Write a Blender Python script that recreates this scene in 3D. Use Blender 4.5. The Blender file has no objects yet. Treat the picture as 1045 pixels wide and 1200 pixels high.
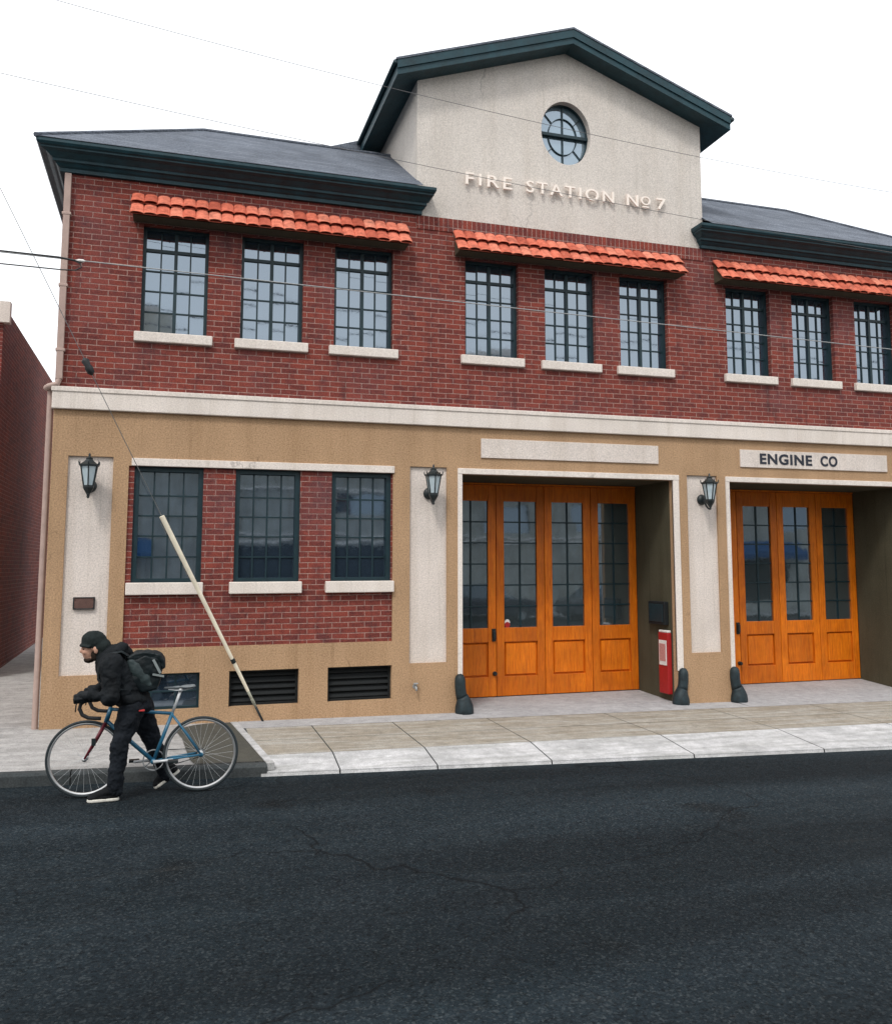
import bpy, bmesh, math, random
from mathutils import Vector, Matrix, Euler
R = math.radians
random.seed(7)
C = bpy.context.scene.collection
scene = bpy.context.scene

# ------------------------------------------------------------------ helpers
def tag(o, label=None, cat=None, group=None, kind=None):
    if label: o['label'] = label
    if cat: o['category'] = cat
    if group: o['group'] = group
    if kind: o['kind'] = kind
    return o

def empty(name, loc, label, cat, group=None):
    o = bpy.data.objects.new(name, None); C.objects.link(o)
    o.location = loc; o.empty_display_size = .2
    return tag(o, label, cat, group)

def attach(o, parent):
    if parent is None: return o
    o.parent = parent
    m = Matrix.Identity(4); q = parent; T = Matrix.Identity(4)
    if parent.type == 'EMPTY':
        T = Matrix.Translation(parent.location) @ parent.rotation_euler.to_matrix().to_4x4()
    o.matrix_parent_inverse = T.inverted()
    return o

class MB:
    def __init__(s): s.v = []; s.f = []
    def add(s, vs, fs):
        b = len(s.v); s.v += [tuple(p) for p in vs]; s.f += [tuple(b+i for i in f) for f in fs]
    def quad(s, *p): s.add(p, [tuple(range(len(p)))])
    def box(s, x0, x1, y0, y1, z0, z1):
        s.add([(x, y, z) for z in (z0, z1) for y in (y0, y1) for x in (x0, x1)],
              [(0,1,3,2)[::-1], (4,5,7,6), (0,1,5,4), (2,3,7,6)[::-1], (0,2,6,4)[::-1], (1,3,7,5)])
    def tube(s, pts, rad, n=10, cap=True, sy=1.0):
        pts = [Vector(p) for p in pts]
        if not hasattr(rad, '__len__'): rad = [rad]*len(pts)
        up = None; rings = []
        for i, p in enumerate(pts):
            a = pts[max(0, i-1)]; b = pts[min(len(pts)-1, i+1)]
            d = (b-a).normalized()
            if up is None:
                up = Vector((0,1,0)) if abs(d.y) < .9 else Vector((1,0,0))
            u = (up - d*up.dot(d)).normalized(); w = d.cross(u); up = u
            rings.append([p + (u*math.cos(t)*sy + w*math.sin(t))*rad[i] for t in [2*math.pi*k/n for k in range(n)]])
        vs = [q for r in rings for q in r]; fs = []
        for i in range(len(pts)-1):
            for k in range(n):
                fs.append((i*n+k, i*n+(k+1)%n, (i+1)*n+(k+1)%n, (i+1)*n+k))
        if cap:
            fs.append(tuple(range(n))[::-1]); fs.append(tuple((len(pts)-1)*n+k for k in range(n)))
        s.add(vs, fs)
    def lathe(s, prof, c, n=16, phase=0, axis='z'):
        vs = []; fs = []
        for r, h in prof:
            for k in range(n):
                t = phase+2*math.pi*k/n
                a, b = r*math.cos(t), r*math.sin(t)
                p = (a, b, h) if axis == 'z' else ((a, h, b) if axis == 'y' else (h, a, b))
                vs.append((c[0]+p[0], c[1]+p[1], c[2]+p[2]))
        for i in range(len(prof)-1):
            for k in range(n):
                fs.append((i*n+k, i*n+(k+1)%n, (i+1)*n+(k+1)%n, (i+1)*n+k))
        fs.append(tuple(range(n))[::-1]); fs.append(tuple((len(prof)-1)*n+k for k in range(n)))
        s.add(vs, fs)
    def torus(s, c, R0, r, n=48, m=8, ax='y', rx=None):
        rx = rx or r; vs = []; fs = []
        for i in range(n):
            t = 2*math.pi*i/n
            for j in range(m):
                u = 2*math.pi*j/m
                rr = R0 + r*math.cos(u); h = rx*math.sin(u)
                vs.append((c[0]+rr*math.cos(t), c[1]+h, c[2]+rr*math.sin(t)))
        for i in range(n):
            for j in range(m):
                fs.append((i*m+j, ((i+1)%n)*m+j, ((i+1)%n)*m+(j+1)%m, i*m+(j+1)%m))
        s.add(vs, fs)
    def ell(s, c, r, rot=(0,0,0), n=18, m=12):
        M = Matrix.Translation(c) @ Euler([R(a) for a in rot]).to_matrix().to_4x4() @ Matrix.Diagonal((*r, 1))
        vs = [M @ Vector((0,0,1))]; fs = []
        for i in range(1, m):
            a = math.pi*i/m
            for k in range(n):
                t = 2*math.pi*k/n
                vs.append(M @ Vector((math.sin(a)*math.cos(t), math.sin(a)*math.sin(t), math.cos(a))))
        vs.append(M @ Vector((0,0,-1)))
        for k in range(n): fs.append((0, 1+k, 1+(k+1)%n))
        for i in range(m-2):
            for k in range(n):
                fs.append((1+i*n+k, 1+(i+1)*n+k, 1+(i+1)*n+(k+1)%n, 1+i*n+(k+1)%n))
        L = len(vs)-1
        for k in range(n): fs.append((L, 1+(m-2)*n+(k+1)%n, 1+(m-2)*n+k))
        s.add(vs, fs)
    def limb(s, pts, rad, sy=1.0):
        for p, r in zip(pts, rad): s.ell(p, (r, r*sy, r))
        s.tube(pts, rad, 16, True, sy)
    def prism(s, poly, y0, y1, caps=True):          # poly in (x,z), extruded in y
        n = len(poly)
        s.add([(x, y0, z) for x, z in poly]+[(x, y1, z) for x, z in poly],
              [(i, (i+1)%n, n+(i+1)%n, n+i) for i in range(n)] + ([tuple(range(n))[::-1], tuple(range(n, 2*n))] if caps else []))
    def sheet(s, x0, x1, z0, z1, y, holes=(), depths=()):
        xs = sorted({x0, x1} | {h[0] for h in holes} | {h[1] for h in holes})
        zs = sorted({z0, z1} | {h[2] for h in holes} | {h[3] for h in holes})
        xs = [x for x in xs if x0 <= x <= x1]; zs = [z for z in zs if z0 <= z <= z1]
        for a, b in zip(xs, xs[1:]):
            for c, d in zip(zs, zs[1:]):
                mx, mz = (a+b)/2, (c+d)/2
                if any(h[0] < mx < h[1] and h[2] < mz < h[3] for h in holes): continue
                s.quad((a,y,c), (b,y,c), (b,y,d), (a,y,d))
        for h, dp in zip(holes, depths):
            a, b, c, d = h; c = max(c, z0); e = y+dp
            s.quad((a,y,c), (a,y,d), (a,e,d), (a,e,c)); s.quad((b,y,d), (b,y,c), (b,e,c), (b,e,d))
            s.quad((a,y,d), (b,y,d), (b,e,d), (a,e,d))
            if c > z0: s.quad((b,y,c), (a,y,c), (a,e,c), (b,e,c))
    def build(s, name, mat, parent=None, smooth=False, bevel=0, weld=True):
        me = bpy.data.meshes.new(name); me.from_pydata(s.v, [], s.f)
        bm = bmesh.new(); bm.from_mesh(me)
        if weld: bmesh.ops.remove_doubles(bm, verts=bm.verts, dist=1e-5)
        bmesh.ops.recalc_face_normals(bm, faces=bm.faces)
        bm.to_mesh(me); bm.free()
        if smooth: me.polygons.foreach_set('use_smooth', [True]*len(me.polygons))
        o = bpy.data.objects.new(name, me); C.objects.link(o)
        if mat: me.materials.append(mat)
        if bevel:
            m = o.modifiers.new('Bevel', 'BEVEL'); m.width = bevel; m.segments = 2; m.limit_method = 'ANGLE'
        return attach(o, parent)

def remesh(o, vox, smooth=4, disp=0, scale=.1):
    m = o.modifiers.new('Remesh', 'REMESH'); m.mode = 'VOXEL'; m.voxel_size = vox; m.use_smooth_shade = True
    if smooth:
        m = o.modifiers.new('Smooth', 'SMOOTH'); m.factor = .5; m.iterations = smooth
    if disp:
        t = bpy.data.textures.new(o.name+'_folds', 'CLOUDS'); t.noise_scale = scale; t.noise_depth = 2
        m = o.modifiers.new('Displace', 'DISPLACE'); m.texture = t; m.strength = disp; m.texture_coords = 'LOCAL'
    return o

# ------------------------------------------------------------------ materials
class NT:
    def __init__(s, name):
        s.m = bpy.data.materials.new(name); s.m.use_nodes = True; s.t = s.m.node_tree
        s.b = s.t.nodes['Principled BSDF']
    def n(s, typ, **k):
        x = s.t.nodes.new(typ)
        for a, b in k.items():
            if a in x.inputs.keys() if isinstance(a, str) and a[0].isupper() else False: x.inputs[a].default_value = b
            else: setattr(x, a, b)
        return x
    def l(s, a, b): s.t.links.new(a, b)
    def coord(s, rnd=0, scale=(1,1,1)):
        tc = s.n('ShaderNodeTexCoord'); mp = s.n('ShaderNodeMapping'); mp.inputs['Scale'].default_value = scale
        if rnd:
            oi = s.n('ShaderNodeObjectInfo'); mul = s.n('ShaderNodeMath', operation='MULTIPLY'); mul.inputs[1].default_value = rnd
            s.l(oi.outputs['Random'], mul.inputs[0])
            ad = s.n('ShaderNodeVectorMath', operation='ADD'); s.l(tc.outputs['Object'], ad.inputs[0]); s.l(mul.outputs[0], ad.inputs[1])
            s.l(ad.outputs[0], mp.inputs[0])
        else: s.l(tc.outputs['Object'], mp.inputs[0])
        return mp.outputs[0]
    def noise(s, vec, scale, detail=4, rough=.6):
        x = s.n('ShaderNodeTexNoise'); x.inputs['Scale'].default_value = scale; x.inputs['Detail'].default_value = detail
        x.inputs['Roughness'].default_value = rough; s.l(vec, x.inputs['Vector']); return x.outputs['Fac']
    def ramp(s, fac, stops):
        x = s.n('ShaderNodeValToRGB'); e = x.color_ramp.elements
        while len(e) < len(stops): e.new(.5)
        for q, (p, c) in zip(e, stops): q.position = p; q.color = (*c, 1) if len(c) == 3 else c
        s.l(fac, x.inputs[0]); return x.outputs[0]
    def mix(s, fac, a, b, mode='MIX'):
        x = s.n('ShaderNodeMix', data_type='RGBA', blend_type=mode)
        for sock, val in ((x.inputs[0], fac), (x.inputs[6], a), (x.inputs[7], b)):
            if hasattr(val, 'is_linked'): s.l(val, sock)
            elif isinstance(val, (int, float)): sock.default_value = val
            else: sock.default_value = (*val, 1)
        return x.outputs[2]
    def bump(s, h, strength, dist=.01, prev=None):
        x = s.n('ShaderNodeBump'); x.inputs['Strength'].default_value = strength; x.inputs['Distance'].default_value = dist
        s.l(h, x.inputs['Height'])
        if prev is not None: s.l(prev, x.inputs['Normal'])
        return x.outputs[0]
    def fin(s, col=None, rough=.8, nrm=None, spec=None, metal=0, ior=None):
        if col is not None:
            if hasattr(col, 'is_linked'): s.l(col, s.b.inputs['Base Color'])
            else: s.b.inputs['Base Color'].default_value = (*col, 1)
        if hasattr(rough, 'is_linked'): s.l(rough, s.b.inputs['Roughness'])
        else: s.b.inputs['Roughness'].default_value = rough
        if nrm is not None: s.l(nrm, s.b.inputs['Normal'])
        if spec is not None: s.b.inputs['Specular IOR Level'].default_value = spec
        if ior: s.b.inputs['IOR'].default_value = ior
        s.b.inputs['Metallic'].default_value = metal
        return s.m

def sc(c, k): return tuple(min(1, a*k) for a in c)

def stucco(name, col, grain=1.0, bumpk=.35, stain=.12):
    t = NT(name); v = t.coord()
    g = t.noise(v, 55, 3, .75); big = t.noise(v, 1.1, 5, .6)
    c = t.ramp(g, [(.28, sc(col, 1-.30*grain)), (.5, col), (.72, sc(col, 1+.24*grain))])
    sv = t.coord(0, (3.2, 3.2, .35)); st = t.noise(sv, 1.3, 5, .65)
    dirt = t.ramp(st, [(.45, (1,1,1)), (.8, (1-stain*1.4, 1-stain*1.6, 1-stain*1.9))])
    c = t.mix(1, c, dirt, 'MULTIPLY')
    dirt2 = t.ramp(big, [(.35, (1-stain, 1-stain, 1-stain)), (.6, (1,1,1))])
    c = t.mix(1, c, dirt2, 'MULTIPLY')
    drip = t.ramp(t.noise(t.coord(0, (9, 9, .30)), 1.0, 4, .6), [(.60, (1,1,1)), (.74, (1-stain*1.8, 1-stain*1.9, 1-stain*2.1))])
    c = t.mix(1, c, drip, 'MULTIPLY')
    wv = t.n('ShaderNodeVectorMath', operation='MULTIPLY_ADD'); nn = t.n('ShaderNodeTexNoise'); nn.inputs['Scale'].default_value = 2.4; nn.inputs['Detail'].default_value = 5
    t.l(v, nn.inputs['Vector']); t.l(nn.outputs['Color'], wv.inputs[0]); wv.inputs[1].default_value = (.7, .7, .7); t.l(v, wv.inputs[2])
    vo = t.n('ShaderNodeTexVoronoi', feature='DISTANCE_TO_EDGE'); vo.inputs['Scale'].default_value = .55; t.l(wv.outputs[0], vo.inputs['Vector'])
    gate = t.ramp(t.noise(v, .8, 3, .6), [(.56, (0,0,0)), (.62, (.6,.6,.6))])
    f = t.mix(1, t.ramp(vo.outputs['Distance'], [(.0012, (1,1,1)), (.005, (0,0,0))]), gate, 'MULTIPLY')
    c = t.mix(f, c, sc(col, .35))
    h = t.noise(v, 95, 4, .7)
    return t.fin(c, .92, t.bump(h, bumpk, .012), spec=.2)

def paint(name, col, rough=.5, var=.12, scale=9, spec=.4):
    t = NT(name); v = t.coord(3)
    n = t.noise(v, scale, 6, .65); n2 = t.noise(v, scale*9, 3, .6)
    c = t.ramp(n, [(.3, sc(col, 1-var)), (.7, sc(col, 1+var))])
    r = t.ramp(n2, [(.3, (rough*.85,)*3), (.7, (min(1, rough*1.2),)*3)])
    return t.fin(c, r, t.bump(n2, .06, .004), spec=spec)

def brick(name, swap=False):
    t = NT(name); tc = t.n('ShaderNodeTexCoord'); sp = t.n('ShaderNodeSeparateXYZ'); t.l(tc.outputs['Object'], sp.inputs[0])
    ad = t.n('ShaderNodeMath', operation='ADD'); t.l(sp.outputs['X'], ad.inputs[0]); t.l(sp.outputs['Y'], ad.inputs[1])
    cb = t.n('ShaderNodeCombineXYZ')
    if swap: t.l(sp.outputs['Z'], cb.inputs['X']); t.l(ad.outputs[0], cb.inputs['Y'])
    else: t.l(ad.outputs[0], cb.inputs['X']); t.l(sp.outputs['Z'], cb.inputs['Y'])
    # slight waviness so that courses are not ruler straight
    wn = t.n('ShaderNodeTexNoise'); wn.inputs['Scale'].default_value = 3.5; wn.inputs['Detail'].default_value = 3; t.l(cb.outputs[0], wn.inputs['Vector'])
    sb = t.n('ShaderNodeVectorMath', operation='SUBTRACT'); t.l(wn.outputs['Color'], sb.inputs[0]); sb.inputs[1].default_value = (.5, .5, .5)
    ms = t.n('ShaderNodeVectorMath', operation='SCALE'); t.l(sb.outputs[0], ms.inputs[0]); ms.inputs['Scale'].default_value = .014
    av = t.n('ShaderNodeVectorMath', operation='ADD'); t.l(cb.outputs[0], av.inputs[0]); t.l(ms.outputs[0], av.inputs[1])
    vec = av.outputs[0]
    b = t.n('ShaderNodeTexBrick'); t.l(vec, b.inputs['Vector'])
    b.offset = .5 if not swap else 0; b.inputs['Scale'].default_value = 1
    b.inputs['Mortar Size'].default_value = .0062; b.inputs['Mortar Smooth'].default_value = .4; b.inputs['Bias'].default_value = -.1
    b.inputs['Brick Width'].default_value = .212 if not swap else .22; b.inputs['Row Height'].default_value = .0698
    b.inputs['Color1'].default_value = (.215, .046, .033, 1); b.inputs['Color2'].default_value = (.090, .025, .024, 1)
    b.inputs['Mortar'].default_value = (.36, .25, .215, 1)
    v = t.coord()
    n1 = t.noise(v, 26, 4, .7); n2 = t.noise(v, .9, 5, .6); n3 = t.noise(v, 7, 4, .6); n4 = t.noise(v, 70, 3, .7)
    c = t.mix(t.ramp(n1, [(.35, (0,0,0)), (.75, (.55,.55,.55))]), b.outputs['Color'], (.30, .075, .055))
    c = t.mix(t.ramp(n3, [(.5, (0,0,0)), (.75, (.6,.6,.6))]), c, (.055, .022, .03))
    c = t.mix(t.ramp(n2, [(.48, (0,0,0)), (.72, (.45,.45,.45))]), c, (.14, .075, .085))
    strk = t.noise(t.coord(0, (4.5, 4.5, .45)), 1.2, 5, .65)
    c = t.mix(t.ramp(strk, [(.56, (0,0,0)), (.72, (.55,.55,.55))]), c, (.050, .026, .028))
    eff = t.noise(t.coord(0, (2.2, 2.2, .9)), 1.9, 6, .7)
    c = t.mix(t.ramp(eff, [(.62, (0,0,0)), (.76, (.30,.30,.30))]), c, (.30, .22, .20))
    gr = t.ramp(n4, [(.28, (.50,.50,.50)), (.72, (1.48,1.48,1.48))])
    c = t.mix(1, c, gr, 'MULTIPLY')
    inv = t.n('ShaderNodeMath', operation='SUBTRACT'); inv.inputs[0].default_value = 1; t.l(b.outputs['Fac'], inv.inputs[1])
    nb = t.bump(inv.outputs[0], .6, .008); nb = t.bump(n4, .3, .006, nb)
    return t.fin(c, .9, nb, spec=.2)

def concrete(name, col, col2, agg=90, stain=.5, rough=.85, bumpk=.25, streak=None, cracks=False):
    t = NT(name); v = t.coord()
    a = t.noise(v, 1.7, 6, .65); b_ = t.noise(v, agg, 3, .75); c3 = t.noise(v, 9, 5, .65)
    c = t.mix(t.ramp(a, [(.38, (0,0,0)), (.66, (stain,)*3)]), col, col2)
    if streak:
        s1 = t.noise(t.coord(0, (.5, 5, 1)), 2.2, 5, .65)
        c = t.mix(t.ramp(s1, [(.46, (0,0,0)), (.64, (.85,)*3)]), c, streak)
    c = t.mix(1, c, t.ramp(c3, [(.3, (.80,)*3), (.7, (1.15,)*3)]), 'MULTIPLY')
    c = t.mix(1, c, t.ramp(b_, [(.28, (.62,)*3), (.72, (1.36,)*3)]), 'MULTIPLY')
    nb = None
    if cracks:                                           # tar-sealed cracks and worn wheel tracks
        wv = t.n('ShaderNodeVectorMath', operation='MULTIPLY_ADD'); nn = t.n('ShaderNodeTexNoise'); nn.inputs['Scale'].default_value = 1.5; nn.inputs['Detail'].default_value = 5
        t.l(v, nn.inputs['Vector']); t.l(nn.outputs['Color'], wv.inputs[0]); wv.inputs[1].default_value = (.9, .9, 0); t.l(v, wv.inputs[2])
        vo = t.n('ShaderNodeTexVoronoi', feature='DISTANCE_TO_EDGE'); vo.inputs['Scale'].default_value = .28; t.l(wv.outputs[0], vo.inputs['Vector'])
        gate = t.ramp(t.noise(v, .5, 3, .6), [(.46, (0,0,0)), (.52, (1,1,1))])
        ck = t.ramp(vo.outputs['Distance'], [(.0015, (.9,.9,.9)), (.0045, (0,0,0))])
        f = t.mix(1, ck, gate, 'MULTIPLY')
        crk = f
        oil = t.noise(v, .75, 4, .55)
        c = t.mix(t.ramp(oil, [(.62, (0,0,0)), (.70, (.8,.8,.8))]), c, (.0055, .0075, .009))
        ag = t.n('ShaderNodeTexVoronoi'); ag.inputs['Scale'].default_value = 75; t.l(v, ag.inputs['Vector'])
        pale_agg = t.ramp(ag.outputs['Color'], [(.62, (0,0,0)), (.95, (.55,.55,.55))])  # mask for randomly scattered stones of a paler grey
        c = t.mix(pale_agg, c, (.060, .070, .074))
        pits = t.ramp(t.noise(v, 30, 4, .8), [(.34, (.35,)*3), (.5, (1,)*3)])
        c = t.mix(1, c, pits, 'MULTIPLY')
        dust = t.noise(t.coord(0, (.6, 3.5, 1)), 1.1, 6, .7)
        c = t.mix(t.ramp(dust, [(.58, (0,0,0)), (.78, (.35,.35,.35))]), c, (.045, .046, .044))
        tr = t.ramp(t.noise(t.coord(0, (.05, .55, 1)), 1.6, 3, .5), [(.4, (.72,)*3), (.65, (1.4,)*3)])
        c = t.mix(1, c, tr, 'MULTIPLY')
        c = t.mix(crk, c, (.003, .004, .005))
    return t.fin(c, rough, t.bump(b_, bumpk, .01), spec=.3 if not cracks else .10)

def wood(name):
    t = NT(name); v = t.coord(7, (14, 14, 1.0)); v2 = t.coord(7)
    g = t.noise(v, 3.2, 7, .62); big = t.noise(v2, 2.3, 4, .6); fine = t.noise(t.coord(7, (60, 60, 2.5)), 3, 4, .6)
    c = t.ramp(g, [(.25, (.48, .092, .004)), (.48, (.70, .172, .006)), (.75, (.78, .232, .012))])
    c = t.mix(1, c, t.ramp(fine, [(.3, (.78, .74, .7)), (.7, (1.15, 1.15, 1.15))]), 'MULTIPLY')
    c = t.mix(1, c, t.ramp(big, [(.3, (.80, .78, .75)), (.7, (1.1, 1.1, 1.1))]), 'MULTIPLY')
    oi = t.n('ShaderNodeObjectInfo')
    c = t.mix(1, c, t.ramp(oi.outputs['Random'], [(0, (.84, .80, .78)), (.5, (1, .97, .95)), (1, (1.1, 1.12, 1.1))]), 'MULTIPLY')
    bl = t.noise(t.coord(11, (5, 5, .7)), 1.4, 5, .65)
    c = t.mix(t.ramp(bl, [(.55, (0,0,0)), (.78, (.5,.5,.5))]), c, (.28, .075, .010))
    sc_ = t.noise(v2, 20, 6, .75)
    c = t.mix(t.ramp(sc_, [(.62, (0,0,0)), (.75, (.45,.45,.45))]), c, (.20, .070, .022))
    return t.fin(c, t.ramp(bl, [(.3, (.34,)*3), (.7, (.55,)*3)]), t.bump(g, .14, .004), spec=.35)

def glass(name, base, ior, wob=.05, rough=.015):
    t = NT(name); v = t.coord(5)
    n = t.noise(v, 2.6, 3, .5); d = t.noise(v, 30, 5, .7)
    r = t.ramp(d, [(.4, (rough,)*3), (.8, (rough+.07,)*3)])
    t.b.inputs['Specular Tint'].default_value = (.74, .87, 1.0, 1)
    return t.fin(base, r, t.bump(n, wob, .05), ior=ior)

def shingle(name):
    t = NT(name); tc = t.n('ShaderNodeTexCoord'); sp = t.n('ShaderNodeSeparateXYZ'); t.l(tc.outputs['Object'], sp.inputs[0])
    ad = t.n('ShaderNodeMath', operation='ADD'); t.l(sp.outputs['X'], ad.inputs[0]); t.l(sp.outputs['Y'], ad.inputs[1])
    cb = t.n('ShaderNodeCombineXYZ'); t.l(ad.outputs[0], cb.inputs['X']); t.l(sp.outputs['Z'], cb.inputs['Y'])
    b = t.n('ShaderNodeTexBrick'); t.l(cb.outputs[0], b.inputs['Vector']); b.inputs['Scale'].default_value = 1
    b.inputs['Brick Width'].default_value = .28; b.inputs['Row Height'].default_value = .075; b.inputs['Mortar Size'].default_value = .004
    b.inputs['Color1'].default_value = (.135, .152, .182, 1); b.inputs['Color2'].default_value = (.098, .112, .138, 1); b.inputs['Mortar'].default_value = (.060, .068, .085, 1)
    v = t.coord(); g = t.noise(v, 48, 3, .8); a = t.noise(v, 1.3, 5, .6)
    c = t.mix(1, b.outputs['Color'], t.ramp(g, [(.3, (.45,)*3), (.7, (1.6,)*3)]), 'MULTIPLY')
    c = t.mix(1, c, t.ramp(a, [(.3, (.8,)*3), (.7, (1.15,)*3)]), 'MULTIPLY')
    inv = t.n('ShaderNodeMath', operation='SUBTRACT'); inv.inputs[0].default_value = 1; t.l(b.outputs['Fac'], inv.inputs[1])
    return t.fin(c, .9, t.bump(g, .3, .01, t.bump(inv.outputs[0], .5, .01)), spec=.2)

def tiles(name):
    t = NT(name); ge = t.n('ShaderNodeNewGeometry'); v = t.coord(4)
    c = t.ramp(ge.outputs['Random Per Island'], [(0, (.44, .105, .065)), (.45, (.66, .175, .108)), (1, (.74, .27, .18))])
    n = t.noise(v, 14, 5, .7)
    c = t.mix(1, c, t.ramp(n, [(.3, (.55, .50, .50)), (.65, (1.08, 1.08, 1.08))]), 'MULTIPLY')
    soot = t.noise(t.coord(2), 4.5, 6, .72)
    c = t.mix(t.ramp(soot, [(.54, (0,0,0)), (.72, (.6,.6,.6))]), c, (.10, .05, .04))
    moss = t.noise(t.coord(9), 8, 5, .7)
    c = t.mix(t.ramp(moss, [(.62, (0,0,0)), (.74, (.4,.4,.4))]), c, (.62, .30, .20))
    return t.fin(c, .9, t.bump(n, .3, .006), spec=.15)

def cloth(name, col, rough=.85, weave=160, var=.3):
    t = NT(name); v = t.coord(); n = t.noise(v, 9, 5, .65); w = t.noise(v, weave, 2, .6)
    c = t.ramp(n, [(.3, sc(col, 1-var)), (.7, sc(col, 1+var))])
    return t.fin(c, rough, t.bump(w, .25, .004, t.bump(n, .35, .012)), spec=.25)

M = dict(
    tan=stucco('tan_stucco', (.45, .292, .172), 1.5, .6, .12),
    cream=stucco('cream_stucco', (.72, .645, .59), 1.0, .6, .10),
    gable=stucco('gable_stucco', (.645, .595, .545), 1.0, .6, .08),
    stone=stucco('cast_stone', (.76, .69, .63), .7, .35, .10),
    brick=brick('red_brick'), soldier=brick('soldier_brick', True),
    trim=paint('dark_teal_trim', (.007, .026, .034), .45, .25),
    teal=paint('dark_teal_cornice', (.006, .036, .048), .55, .35, 5),
    shingle=shingle('slate_shingles'), tile=tiles('clay_tiles'), wood=wood('orange_stained_wood'),
    glass=glass('window_glass', (.018, .030, .046), 3.3, .010),
    ovalglass=glass('pale_window_glass', (.10, .15, .18), 3.3, .006),
    doorglass=glass('door_glass', (.040, .052, .055), 3.2, .014),
    iron=paint('black_iron', (.012, .018, .020), .45, .3), guard=paint('weathered_iron', (.011, .022, .027), .6, .55, 14),
    dark=paint('dark_interior', (.006, .008, .009), .8), spout=paint('beige_downpipe', (.40, .29, .25), .55),
    letter=paint('cream_letter', (.88, .79, .71), .5, .05), ink=paint('navy_lettering', (.018, .022, .035), .6, .1),
    red=paint('red_enamel', (.34, .012, .014), .5), white=paint('white_card', (.72, .70, .67), .6),
    bronze=concrete('aged_bronze', (.10, .055, .045), (.20, .11, .095), 120, .8, .5),
    lampglass=None,
    apron=concrete('white_concrete', (.58, .575, .58), (.33, .33, .33), 110, .75, .85, .3, (.36, .36, .35)),
    tanconc=concrete('brown_aggregate_concrete', (.27, .235, .185), (.37, .34, .29), 75, .7, .85, .4, (.40, .385, .35)),
    greyconc=concrete('grey_concrete', (.40, .395, .40), (.31, .305, .31), 90, .6),
    walk=concrete('sidewalk_concrete', (.36, .35, .34), (.24, .235, .225), 70, .8, .85, .3, (.42, .41, .40)),
    kerb=concrete('dark_kerb', (.035, .042, .045), (.06, .065, .065), 60, .8),
    patch=concrete('asphalt_patch', (.075, .072, .058), (.055, .056, .050), 70, .7),
    road=concrete('asphalt', (.0095, .0155, .020), (.014, .020, .0245), 62, .8, .9, .6, (.0115, .018, .0225), True),
    wire=paint('weathered_wire', (.13, .13, .135), .6), cable=paint('cable_rubber', (.02, .022, .024), .6), steel=paint('galvanised_steel', (.30, .31, .31), .45, .2, 20, .5),
    cream_pvc=paint('cream_plastic', (.82, .75, .60), .45, .12, 5),
    dirty=paint('weathered_plastic', (.30, .30, .24), .6, .6, 30),
    pole=paint('creosoted_timber', (.09, .06, .04), .85, .4, 12),
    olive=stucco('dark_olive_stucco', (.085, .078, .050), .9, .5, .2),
    soffit=paint('brown_soffit', (.07, .055, .035), .8),
)
_t = NT('frosted_lamp_glass'); _v = _t.coord(); _n = _t.noise(_v, 12, 4, .6)
M['lampglass'] = _t.fin(_t.ramp(_n, [(.3, (.50, .62, .68)), (.7, (.66, .76, .80))]), .25, None, spec=.5)
M['lampglass'].node_tree.nodes['Principled BSDF'].inputs['Transmission Weight'].default_value = .25

# ------------------------------------------------------------------ ground (street falls gently to the right)
GA, GB, CS = .235, -.01388, .02
def sw(x, y): return GA+GB*x+CS*y                       # sidewalk surface
def rz(x): return GA+GB*x-.16                           # road surface
def ky(x): return -2.27-.07*x                           # kerb line
m = MB(); xs = [-200, -60, -20, -8, 0, 4, 8, 12, 20, 60, 200]; ys = [-200, -60, -20, -10, -4, 2, 20, 80, 200]
for a, b in zip(xs, xs[1:]):
    for c, d in zip(ys, ys[1:]):
        m.quad((a,c,rz(a)), (b,c,rz(b)), (b,d,rz(b)), (a,d,rz(a)))
tag(m.build('road', M['road']), kind='structure')
def strip(name, mat, edges, dz=0.0, zf=sw):             # edges: list of (x, y_front, y_back)
    m = MB()
    for (xa, fa, ba), (xb, fb, bb) in zip(edges, edges[1:]):
        n = 6
        for k in range(n):
            t0, t1 = k/n, (k+1)/n
            P = lambda x, f, b, t: (x, f+(b-f)*t, zf(x, f+(b-f)*t)+dz)
            m.quad(P(xa,fa,ba,t0), P(xb,fb,bb,t0), P(xb,fb,bb,t1), P(xa,fa,ba,t1))
    return tag(m.build(name, mat), kind='structure')
strip('sidewalk', M['walk'], [(x, ky(x)+.13, 30 if x < -1 else .3) for x in (-60, -20, -8, -4, -2, -.9)] )
strip('sidewalk', M['walk'], [(x, ky(x)+.13, .3) for x in (-.9, 0, .7, 1.38)])
strip('sidewalk', M['walk'], [(x, ky(x)+.13, 20) for x in (13.2, 16, 24, 60)])
def kerb(name, x0, x1, mat):
    m = MB(); n = max(1, int((x1-x0)/1.8))
    for k in range(n):
        a = x0+(x1-x0)*k/n+.004; b = x0+(x1-x0)*(k+1)/n-.004
        vs = []
        for x in (a, b):
            y0 = ky(x); zt = sw(x, y0)
            vs += [(x,y0+.13,rz(x)-.1), (x,y0+.13,zt+.003), (x,y0+.025,zt+.003), (x,y0,zt-.022), (x,y0-.012,rz(x)-.1)]
        m.add(vs, [(i, (i+1)%5, 5+(i+1)%5, 5+i) for i in range(5)]+[(4,3,2,1,0), (5,6,7,8,9)])
    return tag(m.build(name, mat, bevel=.006), kind='structure')
kerb('kerb', -60, 1.49, M['kerb']); kerb('kerb', 13.2, 60, M['kerb'])
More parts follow.
